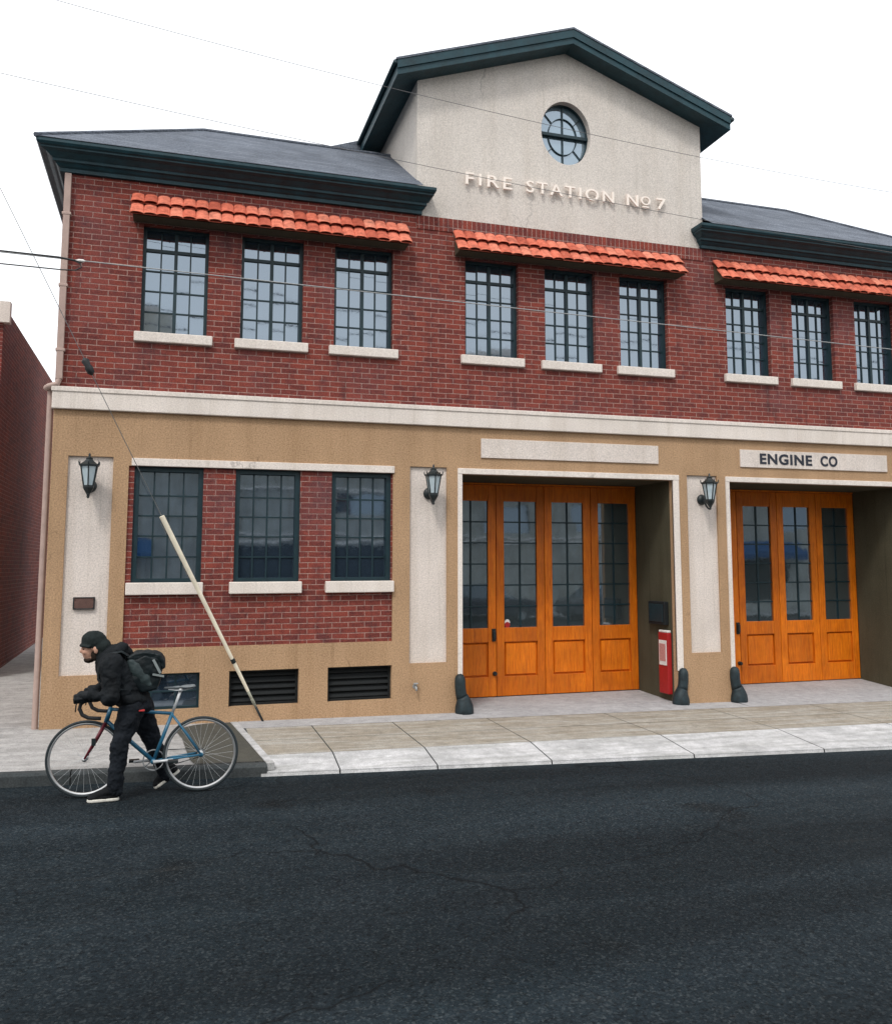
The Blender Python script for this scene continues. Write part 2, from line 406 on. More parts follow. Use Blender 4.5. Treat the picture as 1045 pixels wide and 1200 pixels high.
# dark asphalt patch beside the driveway edge
m = MB()
pt = [(.62,-.36), (.70,-.9), (.73,-1.5), (.76,-2.0), (.80, ky(.8)+.128), (1.47, ky(1.47)+.128), (1.38,-1.2), (1.27,-.04), (1.0,-.05), (.85,-.12)]
m.quad(*[(x, y, sw(x, y)+.006) for x, y in pt]); tag(m.build('asphalt_patch', M['patch']), kind='structure')
# light concrete edging along the left side of the driveway
m = MB()
e = [(1.28,-.02), (1.485, ky(1.49)+.03)]
vs = []
for x, y in e:
    for dx, dz in ((0,-.06), (0,.007), (.075,.007), (.075,-.06)): vs.append((x+dx, y, sw(x,y)+dz))
m.add(vs, [(i, (i+1)%4, 4+(i+1)%4, 4+i) for i in range(4)]+[(3,2,1,0), (4,5,6,7)])
tag(m.build('driveway_edge', M['apron']), kind='structure')
def apz(x, y):                                          # apron dips from the walk to the road
    a, b = -1.97, ky(x); t = max(0, min(1, (a-y)/(a-b)))
    return sw(x, a)*(1-t)+(rz(x)+.035)*t
DX = [1.42, 2.2, 3.2, 4.44, 6.1, 7.74, 9.4, 11, 13.2]
m = MB()
for a, b in zip(DX, DX[1:]):                            # poured bays with open joints between them
    a2, b2 = a+.007, b-.007
    for k in range(5):
        t0, t1 = k/5, (k+1)/5
        q = []
        for x, t in ((a2,t0), (b2,t0), (b2,t1), (a2,t1)):
            y0 = ky(x); y = y0+(-1.97-y0)*t; q.append((x, y, apz(x, y)+.004))
        m.quad(*q)
    q = [(a2, ky(a2), apz(a2, ky(a2))+.004), (b2, ky(b2), apz(b2, ky(b2))+.004)]
    m.quad(q[0], q[1], (b2, ky(b2)-.02, rz(b2)-.02), (a2, ky(a2)-.02, rz(a2)-.02))
tag(m.build('driveway_apron', M['apron']), kind='structure')
strip('driveway_bed', M['kerb'], [(x, ky(x)-.005, -1.9) for x in (1.4, 4, 7, 10, 13.2)], -.004, apz)
m = MB()
for a, b in zip(DX, DX[1:]):
    for y0, y1 in ((-1.965,-1.22), (-1.208,-.465)):
        m.quad(*[(x, y, sw(x,y)+.004) for x, y in ((a+.006,y0), (b-.006,y0), (b-.006,y1), (a+.006,y1))])
tag(m.build('driveway', M['tanconc']), kind='structure')
strip('driveway_joint', M['kerb'], [(x, -1.99, .3) for x in (1.37, 4, 7, 10, 13.2)], -.003)
B1, B2, BW, BH, BD = 4.26, 8.473, 3.25, 3.362, 1.16
m = MB()
def rampz(x, y):
    t = max(0, (y+.46)/(BD+.46)); return (sw(x,-.46)+.004)*(1-t)+.185*t
for a, b in zip([1.37, 2.9, B1-.05], [2.9, B1-.05, B1-.05]):
    if b > a: m.quad(*[(x, y, sw(x, y)+.004) for x, y in ((a,-.455), (b,-.455), (b,.02), (a,.02))])
for a, b in ((B1-.05, B1+BW+.05), (B2-.05, B2+BW+.05)):
    for k in range(6):
        y0 = -.455+(BD+.5)*k/6; y1 = -.455+(BD+.5)*(k+1)/6
        xm = (a+b)/2
        for xa, xb in ((a, xm), (xm, b)): m.quad(*[(x, y, rampz(x, y)) for x, y in ((xa,y0), (xb,y0), (xb,y1), (xa,y1))])
m.quad(*[(x, y, sw(x,y)+.004) for x, y in ((B1+BW+.05,-.455), (B2-.05,-.455), (B2-.05,.02), (B1+BW+.05,.02))])
m.quad(*[(x, y, sw(x,y)+.004) for x, y in ((B2+BW+.05,-.455), (13.2,-.455), (13.2,.02), (B2+BW+.05,.02))])
tag(m.build('pavement', M['greyconc']), kind='structure')

# ------------------------------------------------------------------ the fire station
XL, XR, GX0, GX1, CX = -.87, 12.64, 3.61, 8.154, 5.885
ZB0, ZB1, ZT, ZC = 4.007, 4.269, 6.95, 7.25
FS = empty('fire_station', (CX, 0, .15), 'red brick and tan stucco fire station with cream gable, orange doors and tile hoods', 'building')
SILLS = [(0,.935), (1.207,2.14), (2.415,3.35), (4.242,5.17), (5.443,6.37), (6.64,7.57), (8.456,9.39), (9.661,10.596), (10.87,11.80)]
UPW = [(a+.067, a+.864) for a, b in SILLS]
UZ0, UZ1 = 5.018, 6.403
GW = [(.064,.879), (1.269,2.081), (2.487,3.281)]; GZ0, GZ1 = 1.925, 3.346
BAS = [(.06,.90), (1.248,2.10), (2.464,3.298)]; BZ0, BZ1 = .40, .833
PIL = [(-.686,-.179), (3.53,4.046), (7.754,8.266), (11.97,12.48)]; PZ0, PZ1 = .844, 3.446
# upper brick
m = MB(); hs = [(a, b, UZ0, UZ1) for a, b in UPW]
m.sheet(XL, XR, ZB1, 6.76, 0, hs, [.22]*9)
m.quad((XL,0,ZB1), (XL,9,ZB1), (XL,9,ZC-.1), (XL,0,ZC-.1)); m.quad((XR,0,ZB1), (XR,9,ZB1), (XR,9,ZC-.1), (XR,0,ZC-.1))
m.sheet(XL, GX0-.0, ZT-.19, ZT+.06, 0); m.sheet(GX1, XR, ZT-.19, ZT+.06, 0)
m.build('brick_wall', M['brick'], FS)
m = MB(); m.box(GX0-.0, GX1+.0, -.012, .05, 6.76, ZT); m.build('soldier_course', M['soldier'], FS)
# lower brick panel, set back a little from the stucco
m = MB(); m.sheet(0, 3.30, 1.141, GZ1, .03, [(a, b, GZ0, GZ1) for a, b in GW], [.12]*3)
m.build('brick_panel', M['brick'], FS)
# tan stucco ground floor
m = MB()
holes = [(0, 3.30, 1.141, GZ1)]+[(a, b, BZ0, BZ1) for a, b in BAS]+[(B1, B1+BW, -.3, BH), (B2, B2+BW, -.3, BH)]+[(a, b, PZ0, PZ1) for a, b in PIL]
m.sheet(XL, XR, -.3, ZB0, 0, holes, [.03]+[.14]*3+[.10]*2+[.035]*4)
m.quad((XL,0,-.3), (XL,9,-.3), (XL,9,ZB0), (XL,0,ZB0)); m.quad((XR,0,-.3), (XR,9,-.3), (XR,9,ZB0), (XR,0,ZB0))
m.quad((XL,9,-.3), (XR,9,-.3), (XR,9,ZC), (XL,9,ZC))
m.build('stucco_wall', M['tan'], FS)
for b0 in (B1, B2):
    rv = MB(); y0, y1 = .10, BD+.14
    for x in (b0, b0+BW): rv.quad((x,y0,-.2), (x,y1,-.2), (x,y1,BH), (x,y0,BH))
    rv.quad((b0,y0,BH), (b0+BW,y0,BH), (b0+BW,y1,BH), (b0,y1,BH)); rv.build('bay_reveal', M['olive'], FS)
pp = MB(); a, b = PIL[0]; pp.sheet(a-.01, b+.01, PZ0-.01, PZ1+.01, .035)
p0 = pp.build('pilaster_panel', M['cream'], FS)
for q in PIL[1:]:
    c = p0.copy(); c.location.x += q[0]-PIL[0][0]; C.objects.link(c)
m = MB(); m.box(XL-.02, XL+.03, .02, 9, ZB0, ZB1); m.box(XR-.03, XR+.02, .02, 9, ZB0, ZB1); m.box(XL-.02, XR+.02, -.055, .02, ZB0, ZB1); m.box(XL-.03, XR+.03, -.068, .0, ZB1-.055, ZB1+.006)
m.build('belt_course', M['stone'], FS, bevel=.008)
m = MB(); m.box(.03, 3.315, -.022, .03, GZ1, 3.44); m.build('lintel', M['stone'], FS, bevel=.006)
# sills
m = MB(); m.box(SILLS[0][0], SILLS[0][1], -.06, .12, 4.895, 5.018); s0 = m.build('window_sill', M['stone'], FS, bevel=.01)
for q in SILLS[1:]:
    c = s0.copy(); c.location.x += q[0]; C.objects.link(c)
m = MB(); m.box(.012, .905, -.055, .1, 1.778, 1.925); g0 = m.build('window_sill', M['stone'], FS, bevel=.01)
for dx in (1.207, 2.405):
    c = g0.copy(); c.location.x += dx; C.objects.link(c)
# door trims
m = MB()
for b0 in (B1, B2):
    m.box(b0-.065, b0+BW+.10, -.026, .04, BH, BH+.078)
    m.box(b0-.065, b0, -.022, .03, .60, BH); m.box(b0+BW, b0+BW+.098, -.022, .03, .60, BH)
    m.quad((b0+.001,0,.3), (b0+.001,.04,.3), (b0+.001,.04,BH), (b0+.001,0,BH))
m.build('door_trim', M['stone'], FS, bevel=.006)

# windows -----------------------------------------------------------
def casement(x0, x1, z0, z1, yf, cols, zrows, fw=.045, mull=True, name='window', depth=.11):
    fr = MB()
    fr.box(x0, x0+fw, yf, yf+depth, z0, z1); fr.box(x1-fw, x1, yf, yf+depth, z0, z1)
    fr.box(x0+fw, x1-fw, yf, yf+depth, z1-fw, z1); fr.box(x0+fw, x1-fw, yf, yf+depth, z0, z0+fw*.8)
    gx = [x0+fw+(x1-x0-2*fw)*k/cols for k in range(cols+1)]
    b0, b1 = z0+fw*.8, z1-fw; gz = [b1-(b1-b0)*r for r in zrows]
    yb = yf+depth*.45
    for k, x in enumerate(gx[1:-1]):
        w = .021 if (mull and k == cols//2-1) else .009
        fr.box(x-w, x+w, yb-(.012 if w > .01 else 0), yb+.03, b0, b1)
    for k, z in enumerate(gz[1:-1]):
        w = .02 if (mull and k == 0) else .009
        fr.box(x0+fw, x1-fw, yb+.003-(.01 if w > .01 else 0), yb+.027, z-w, z+w)
    f = fr.build(name, M['trim'], FS, weld=False)
    tl = .0011 if z0 > 4 else .00025; pn = MB(); rnd = random.Random(int(x0*100)+int(z0*10))
    for i in range(cols):
        for j in range(len(gz)-1):
            tx, tz = rnd.uniform(-tl,tl), rnd.uniform(-tl,tl); y = yb+.018
            pn.quad((gx[i],y-tx-tz,gz[j+1]), (gx[i+1],y+tx-tz,gz[j+1]), (gx[i+1],y+tx+tz,gz[j]), (gx[i],y-tx+tz,gz[j]))
    p = pn.build('pane', M['glass'], f, weld=False)
    return f
for a, b in UPW: casement(a, b, UZ0, UZ1, .085, 4, [0,.185,.39,.59,.795,1], .04)
for a, b in GW: casement(a, b, GZ0, GZ1, .06, 4, [0,.225,.415,.605,.80,1], .06, False)
def basement(i):
    a, b = BAS[i]; fr = MB(); f = .03
    fr.box(a, a+f, .08, .13, BZ0, BZ1); fr.box(b-f, b, .08, .13, BZ0, BZ1)
    fr.box(a+f, b-f, .08, .13, BZ1-f, BZ1); fr.box(a+f, b-f, .08, .13, BZ0, BZ0+f)
    if i == 0:
        for k in (1, 2): x = a+(b-a)*k/3; fr.box(x-.01, x+.01, .09, .12, BZ0+f, BZ1-f)
        fr.box(a+f, b-f, .092, .118, .60, .62)
        o = fr.build('basement_window', M['trim'], FS, weld=False)
        p = MB(); p.quad((a,.11,BZ0), (b,.11,BZ0), (b,.11,BZ1), (a,.11,BZ1)); p.build('pane', M['glass'], o)
    else:
        for k in range(5):
            z = BZ0+.05+k*.078
            fr.add([(a+f,.085,z), (b-f,.085,z), (b-f,.125,z+.05), (a+f,.125,z+.05), (a+f,.085,z-.008), (b-f,.085,z-.008), (b-f,.125,z+.042), (a+f,.125,z+.042)],
                   [(0,1,2,3), (7,6,5,4), (0,4,5,1), (3,2,6,7)])
        o = fr.build('basement_grille', M['dark'], FS, weld=False)
        p = MB(); p.quad((a,.139,BZ0), (b,.139,BZ0), (b,.139,BZ1), (a,.139,BZ1)); p.build('backing', M['dark'], o)
for i in range(3): basement(i)

# gable -----------------------------------------------------------------
ZE, ZA = 8.915, 9.72
SL = (ZA-ZE)/(CX-GX0)
OX, OZ, OA, OB = 5.88, 8.478, .395, .487
poly = [(GX0,ZT), (GX1,ZT), (GX1,ZE), (CX,ZA), (GX0,ZE)]
def hit(t):
    d = (math.cos(t), math.sin(t)); best = 1e9
    for i in range(5):
        (x1,z1), (x2,z2) = poly[i], poly[(i+1)%5]
        ex, ez = x2-x1, z2-z1; den = d[0]*ez-d[1]*ex
        if abs(den) < 1e-9: continue
        s = ((x1-OX)*ez-(z1-OZ)*ex)/den; u = ((x1-OX)*d[1]-(z1-OZ)*d[0])/den
        if s > 0 and -1e-6 <= u <= 1+1e-6: best = min(best, s)
    return (OX+d[0]*best, OZ+d[1]*best)
ang = sorted([2*math.pi*k/64 for k in range(64)]+[math.atan2(z-OZ, x-OX)%(2*math.pi) for x, z in poly])
def oval(t, k=1): # point on the oval in direction t
    c, s = math.cos(t), math.sin(t); r = 1/math.sqrt((c/OA)**2+(s/OB)**2)*k; return (OX+c*r, OZ+s*r)
m = MB(); yg = -.004
for a, b in zip(ang, ang[1:]+[ang[0]+2*math.pi]):
    A1, B1_ = oval(a), oval(b); A2, B2_ = hit(a), hit(b)
    m.quad((A1[0],yg,A1[1]), (A2[0],yg,A2[1]), (B2_[0],yg,B2_[1]), (B1_[0],yg,B1_[1]))
    m.quad((A1[0],yg,A1[1]), (B1_[0],yg,B1_[1]), (B1_[0],.16,B1_[1]), (A1[0],.16,A1[1]))
for x in (GX0, GX1): m.quad((x,yg,ZT), (x,9,ZT), (x,9,ZE), (x,yg,ZE))
m.build('gable_wall', M['gable'], FS)
fr = MB(); N = 64
def ring(k0, k1, y0, y1):
    for i in range(N):
        a, b = 2*math.pi*i/N, 2*math.pi*(i+1)/N
        p, q, r, s = oval(a,k0), oval(b,k0), oval(b,k1), oval(a,k1)
        fr.quad((p[0],y0,p[1]), (q[0],y0,q[1]), (r[0],y0,r[1]), (s[0],y0,s[1]))
        fr.quad((p[0],y0,p[1]), (q[0],y0,q[1]), (q[0],y1,q[1]), (p[0],y1,p[1]))
        fr.quad((s[0],y0,s[1]), (r[0],y0,r[1]), (r[0],y1,r[1]), (s[0],y1,s[1]))
ring(1.0, .965, .10, .16); ring(.590, .568, .12, .15)
fr.box(OX-OA, OX+OA, .085, .15, OZ-.022, OZ+.022); fr.box(OX-.007, OX+.007, .115, .15, OZ-OB, OZ+OB)
for t in (48, 132, 228, 312):
    a = oval(R(t), .58); b = oval(R(t), .98); fr.tube([(a[0],.13,a[1]), (b[0],.13,b[1])], .008, 6)
ow = fr.build('oval_window', M['trim'], FS, weld=False)
pn = MB(); pn.quad(*[(oval(2*math.pi*i/N,.99)[0], .145, oval(2*math.pi*i/N,.99)[1]) for i in range(N)]); pn.build('pane', M['ovalglass'], ow)

# cornices ---------------------------------------------------------------
PROF = [(0,ZT), (.05,ZT), (.05,ZT+.045), (.075,ZT+.06), (.10,ZT+.09), (.13,ZT+.10), (.13,ZT+.13), (.16,ZT+.15), (.20,ZT+.185), (.255,ZT+.205), (.255,ZT+.225), (.28,ZT+.235), (.30,ZT+.262), (.30,ZC), (.27,ZC+.01), (0,ZC+.02)]
def cornice(path):
    m = MB(); rings = []
    for pf in path: rings.append([pf(d, z) for d, z in PROF])
    n = len(PROF); vs = [p for r in rings for p in r]; fs = []
    for i in range(len(rings)-1):
        for k in range(n-1): fs.append((i*n+k, i*n+k+1, (i+1)*n+k+1, (i+1)*n+k))
    m.add(vs, fs); return m.build('cornice', M['teal'], FS)
cornice([lambda d, z: (XL-d, 9, z), lambda d, z: (XL-d, -d, z), lambda d, z: (3.645+.55*d, -d-.003, z), lambda d, z: (3.645+.55*d, -.004, z)])
cornice([lambda d, z: (8.113-.55*d, -.004, z), lambda d, z: (8.113-.55*d, -d-.003, z), lambda d, z: (XR+d, -d, z), lambda d, z: (XR+d, 9, z)])

# roofs -------------------------------------------------------------------
T = 1.97; ZR = 8.53
def wing(x_out, x_in, sgn):
    m = MB(); e = .31
    o = x_out-sgn*e*1.0
    rx, ry = o+sgn*T, -e+T
    m.quad((o,-e,ZC+.005), (x_in,-e,ZC+.005), (x_in,ry,ZR), (rx,ry,ZR))
    m.quad((o,-e,ZC+.005), (rx,ry,ZR), (rx,9,ZR), (o,9,ZC+.005))
    m.quad((rx,ry,ZR), (x_in,ry,ZR), (x_in,9,ZR), (rx,9,ZR))
    # ridge and hip caps
    m.tube([(o,-e,ZC+.01), (rx,ry,ZR+.005)], .03, 6); m.tube([(rx,ry,ZR+.005), (x_in,ry,ZR+.005)], .03, 6)
    return m.build('wing_roof', M['shingle'], FS)
wing(XL, GX0+.02, 1); wing(XR, GX1-.02, -1)
# edge of the roofing that laps over the gutter
EX = .36; TH = .21; YF = -.30
def zs(x): return ZA-SL*abs(x-CX)
xe0, xe1 = GX0-EX, GX1+EX
m = MB()                                                # shingled top
for a, b in ((xe0-.02, CX), (CX, xe1+.02)):
    m.add([(a,YF-.03,zs(a)+TH), (b,YF-.03,zs(b)+TH), (b,9,zs(b)+TH), (a,9,zs(a)+TH), (a,YF-.03,zs(a)+TH+.03), (b,YF-.03,zs(b)+TH+.03), (b,9,zs(b)+TH+.03), (a,9,zs(a)+TH+.03)],
          [(0,1,5,4), (4,5,6,7), (0,4,7,3), (1,2,6,5), (0,3,2,1)])
for sx, xe in ((-1, xe0), (1, xe1)):                    # the slope runs on down behind, to the flat deck
    x2 = xe+sx*.95
    m.quad((xe,2.25,zs(xe)+TH+.02), (xe,9,zs(xe)+TH+.02), (x2,9,zs(x2)+TH+.02), (x2,2.25,zs(x2)+TH+.02))
    m.quad((xe,2.25,zs(xe)+TH+.02), (x2,2.25,zs(x2)+TH+.02), (x2,2.25,8.4), (xe,2.25,8.4))
m.build('gable_roof', M['shingle'], FS)
m = MB()                                                # soffit and fascia boards
for a, b in ((xe0, CX), (CX, xe1)):
    m.add([(a,YF,zs(a)), (b,YF,zs(b)), (b,9,zs(b)), (a,9,zs(a)), (a,YF,zs(a)+TH-.002), (b,YF,zs(b)+TH-.002), (b,9,zs(b)+TH-.002), (a,9,zs(a)+TH-.002)],
          [(0,1,5,4), (0,4,7,3), (1,2,6,5), (0,3,2,1)])
    m.add([(a,YF-.02,zs(a)+.09), (b,YF-.02,zs(b)+.09), (b,YF-.02,zs(b)+TH), (a,YF-.02,zs(a)+TH), (a,YF-.001,zs(a)+.09), (b,YF-.001,zs(b)+.09), (b,YF-.001,zs(b)+TH), (a,YF-.001,zs(a)+TH)],
          [(0,1,2,3), (0,4,5,1), (0,3,7,4), (1,5,6,2)])
m.build('gable_eaves', M['teal'], FS)
for xg in (xe0-.03, xe1+.03):
    m = MB(); m.tube([(xg,YF-.02,zs(xe0)+TH-.04), (xg,6,zs(xe0)+TH-.04)], .035, 8); m.build('gutter', M['trim'], FS, smooth=True)

# clay tile hoods -------------------------------------------------------------
def hood(x0, x1, nm):
    m = MB(); rnd = random.Random(int(x0*10)); n = 23; w = (x1-x0)/n
    top, bot = Vector((0, -.012, 6.765)), Vector((0, -.30, 6.42))
    nrm = Vector((0, -(top.z-bot.z), (bot.y-top.y))).normalized()*1.0
    nrm = Vector((0, -.767, .641))
    for row, (t0, t1, lift) in enumerate(((.44, 1.0, .0), (0.0, .50, .022))):
        for i in range(n):
            cx = x0+w*(i+.5); j = rnd.uniform(-.03, .03); jl = rnd.uniform(-.008, .006)
            P0 = top.lerp(bot, t0)+nrm*(lift-.006); P1 = top.lerp(bot, min(1.03, t1+j))+nrm*(lift+.012+jl)
            vs = []; K = 7
            for P, rr in ((P0, w*.46), (P1, w*.56)):
                for th in (0, .014):
                    for k in range(K):
                        a = math.pi*k/(K-1)
                        r = rr-th
                        q = P+nrm*(math.sin(a)*r*.36)
                        vs.append((cx+math.cos(a)*r, q.y, q.z))
            fs = []
            for k in range(K-1):
                fs += [(k, k+1, 2*K+k+1, 2*K+k), (K+k+1, K+k, 3*K+k, 3*K+k+1), (2*K+k, 2*K+k+1, 3*K+k+1, 3*K+k)]
            m.add(vs, fs)
        # pans between the barrels
        P0 = top.lerp(bot, t0)+nrm*(lift-.012); P1 = top.lerp(bot, min(1, t1))+nrm*(lift+.002)
        m.quad((x0,P0.y,P0.z), (x1,P0.y,P0.z), (x1,P1.y,P1.z), (x0,P1.y,P1.z))
    o = m.build('tile_awning', M['tile'], FS, smooth=False, weld=False)
    k = MB()                                            # timber cradle under the tiles
    k.add([(x0+.03,-.01,6.73), (x0+.03,-.25,6.435), (x0+.03,-.25,6.425), (x0+.03,-.01,6.425), (x1-.03,-.01,6.73), (x1-.03,-.25,6.435), (x1-.03,-.25,6.425), (x1-.03,-.01,6.425)],
          [(0,1,2,3), (7,6,5,4), (0,4,5,1), (1,5,6,2), (2,6,7,3)])
    k.build('soffit', M['soffit'], o)
for a, b in ((-.085, 3.47), (4.125, 7.70), (8.295, 11.90)): hood(a, b, '')

# downpipe at the left corner
m = MB(); m.box(-.86, -.785, -.075, -.01, 4.36, 6.93)
for z in (6.4, 5.5, 4.7): m.box(-.875, -.77, -.08, -.005, z, z+.035)
m.tube([(-.822,-.042,4.36), (-.84,-.045,4.30), (-.93,-.03,4.27), (-.97,.05,4.26)], .036, 10)
m.tube([(-.92,.06,4.28), (-.92,.06,.2)], .036, 10)
m.build('downspout', M['spout'], FS, bevel=.006)

# lettering ---------------------------------------------------------------
def text_mesh(words, z0, h, y0, ext, mat, name, parent, off=0, space=1.0, bold=0):
    verts, faces = [], []
    for w, xa, xb, k in words:
        cu = bpy.data.curves.new('txt', 'FONT'); cu.body = w; cu.extrude = ext/2; cu.space_character = space; cu.offset = bold
        o = bpy.data.objects.new('txt', cu); C.objects.link(o)
        dg = bpy.context.evaluated_depsgraph_get(); me = bpy.data.meshes.new_from_object(o.evaluated_get(dg))
        bpy.data.objects.remove(o)
        X = [v.co.x for v in me.vertices]; Y = [v.co.y for v in me.vertices]
        x0, x1, ya, yb = min(X), max(X), min(Y), max(Y); b = len(verts)
        for v in me.vertices:
            verts.append((xa+(v.co.x-x0)/(x1-x0)*(xb-xa), y0-v.co.z, z0+k[0]*h+(v.co.y-ya)/(yb-ya)*h*(k[1]-k[0])))
        faces += [tuple(b+i for i in p.vertices) for p in me.polygons]
        bpy.data.meshes.remove(me)
    par = list(range(len(verts)))
    def root(i):
        while par[i] != i: par[i] = par[par[i]]; i = par[i]
        return i
    for f in faces:
        for i in f[1:]: par[root(i)] = root(f[0])
    # touching duplicates of one glyph (front, back and side walls) share an island by position
    seen = {}
    for i, p in enumerate(verts):
        k = (round(p[0],4), round(p[2],4))
        if k in seen: par[root(i)] = root(seen[k])
        else: seen[k] = i
    isl = {}
    for f in faces: isl.setdefault(root(f[0]), []).append(f)
    for fs in isl.values():
        ids = sorted({i for f in fs for i in f}); mp = {v: k for k, v in enumerate(ids)}
        mb = MB(); mb.add([verts[i] for i in ids], [tuple(mp[i] for i in f) for f in fs]); mb.build(name, mat, parent, weld=False)
F1 = (0, 1)
lt = text_mesh([('FIRE',4.302,4.998,F1), ('STATION',5.222,6.617,F1), ('N',6.831,7.02,F1), ('O',7.065,7.225,(.22,1)), ('7',7.337,7.484,F1)], 7.468, .175, -.055, .03, M['letter'], 'letter', FS, space=1.28, bold=.008)
m = MB(); m.box(7.09, 7.20, -.068, -.042, 7.468, 7.488); m.build('numeral_dash', M['letter'], FS)
m = MB(); m.box(4.532, 7.277, -.022, .01, 3.594, 3.861); sp1 = m.build('sign_panel', M['cream'], FS, bevel=.005)
sp1['label'] = 'blank cream sign panel'
m = MB(); m.box(8.679, 11.425, -.022, .01, 3.594, 3.861); sp2 = m.build('sign_panel', M['cream'], FS, bevel=.005)
sp2['label'] = 'cream sign panel lettered ENGINE CO'
text_mesh([('ENGINE',9.022,9.974,F1), ('CO',10.134,10.452,F1)], 3.648, .166, -.0255, .006, M['ink'], 'letter', sp2, space=1.12, bold=.032)

# bay doors -----------------------------------------------------------------
LW = .785
def leaf_frame(x0, x1, zb, zt):
    m = MB(); st = .118; y0, y1 = BD, BD+.06
    gl, gr = x0+st+.01, x1-st-.01
    m.box(x0+.004, gl, y0, y1, zb, zt); m.box(gr, x1-.004, y0, y1, zb, zt)
    for a, b in ((zb, .48), (.985, 1.195), (3.088, zt)): m.box(gl, gr, y0+.002, y1, a, b)
    return m, gl, gr
def leaf(b0, k, first):
    x0 = b0+.115+LW*k; x1 = x0+LW; zb, zt = .197, 3.33
    m, gl, gr = leaf_frame(x0, x1, zb, zt)
    o = m.build('door_leaf', M['wood'], FS, bevel=.006)
    q = MB(); q.box(gl-.01, gr+.01, BD+.046, BD+.058, .47, .995)                 # recessed panel with a raised field
    q.add([(gl+.016,BD+.046,.496), (gr-.016,BD+.046,.496), (gr-.016,BD+.046,.969), (gl+.016,BD+.046,.969), (gl+.03,BD+.014,.51), (gr-.03,BD+.014,.51), (gr-.03,BD+.014,.955), (gl+.03,BD+.014,.955)],
          [(0,1,5,4), (1,2,6,5), (2,3,7,6), (3,0,4,7), (4,5,6,7)])
    q.build('door_panel', M['wood'], o)
    mu = MB(); z0, z1 = 1.195, 3.088
    mu.box((gl+gr)/2-.011, (gl+gr)/2+.011, BD+.018, BD+.045, z0, z1)
    for i in range(1, 6): z = z0+(z1-z0)*i/6; mu.box(gl, gr, BD+.02, BD+.043, z-.010, z+.010)
    mu.build('muntins', M['trim'], o, weld=False)
    pn = MB(); rnd = random.Random(int(b0*10)+k)
    for i in range(2):
        for j in range(6):
            xa = gl+(gr-gl)*i/2; xb = gl+(gr-gl)*(i+1)/2; za = z0+(z1-z0)*j/6; zb_ = z0+(z1-z0)*(j+1)/6
            tx, tz = rnd.uniform(-.0003,.0003), rnd.uniform(-.0003,.0003); y = BD+.034
            pn.quad((xa,y-tx-tz,za), (xb,y+tx-tz,za), (xb,y+tx+tz,zb_), (xa,y-tx+tz,zb_))
    pn.build('pane', M['doorglass'], o, weld=False)
    return o, gl, gr
for b0 in (B1, B2):
    for k in range(4):
        o, gl, gr = leaf(b0, k, b0 == B1)
        if k == 0:
            h = MB(); x = b0+.115+LW-.045
            h.box(x-.03, x+.03, BD-.02, BD+.001, 1.0, 1.185); h.box(x-.022, x+.022, BD-.05, BD-.02, 1.03, 1.15)
            h.build('lock_box', M['iron'], o, bevel=.004); h = MB()
            h.lathe([(.03,0), (.034,-.012), (.02,-.03), (.03,-.05), (.022,-.066)], (x+.01,BD,.53), 12, 0, 'y')
            h.build('door_knob', M['iron'], o)
        if k == 1 and b0 == B1:
            s = MB(); s.lathe([(.042,0), (.042,-.002)], (gl+.055,BD+.03,1.275), 20, 0, 'y'); st = s.build('sticker', M['white'], o)
            s = MB(); s.lathe([(.042,0), (.042,-.002)], (gl+.055,BD+.03,1.235), 20, 0, 'y'); s.v = [(x,y-.003,z) for x,y,z in s.v]; s.build('sticker', M['red'], o)
m = MB()
for b0 in (B1, B2):
    m.box(b0, b0+.113, BD-.01, BD+.09, .17, BH-.002); m.box(b0+.113+4*LW+.002, b0+BW, BD-.01, BD+.09, .17, BH-.002)
    m.box(b0+.113, b0+.115+4*LW, BD-.012, BD+.09, 3.335, BH-.003)
m.build('door_frame', M['wood'], FS, bevel=.004)
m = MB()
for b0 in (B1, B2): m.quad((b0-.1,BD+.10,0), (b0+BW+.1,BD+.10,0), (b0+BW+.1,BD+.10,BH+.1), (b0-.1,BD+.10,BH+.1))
m.build('door_backing', M['dark'], FS)

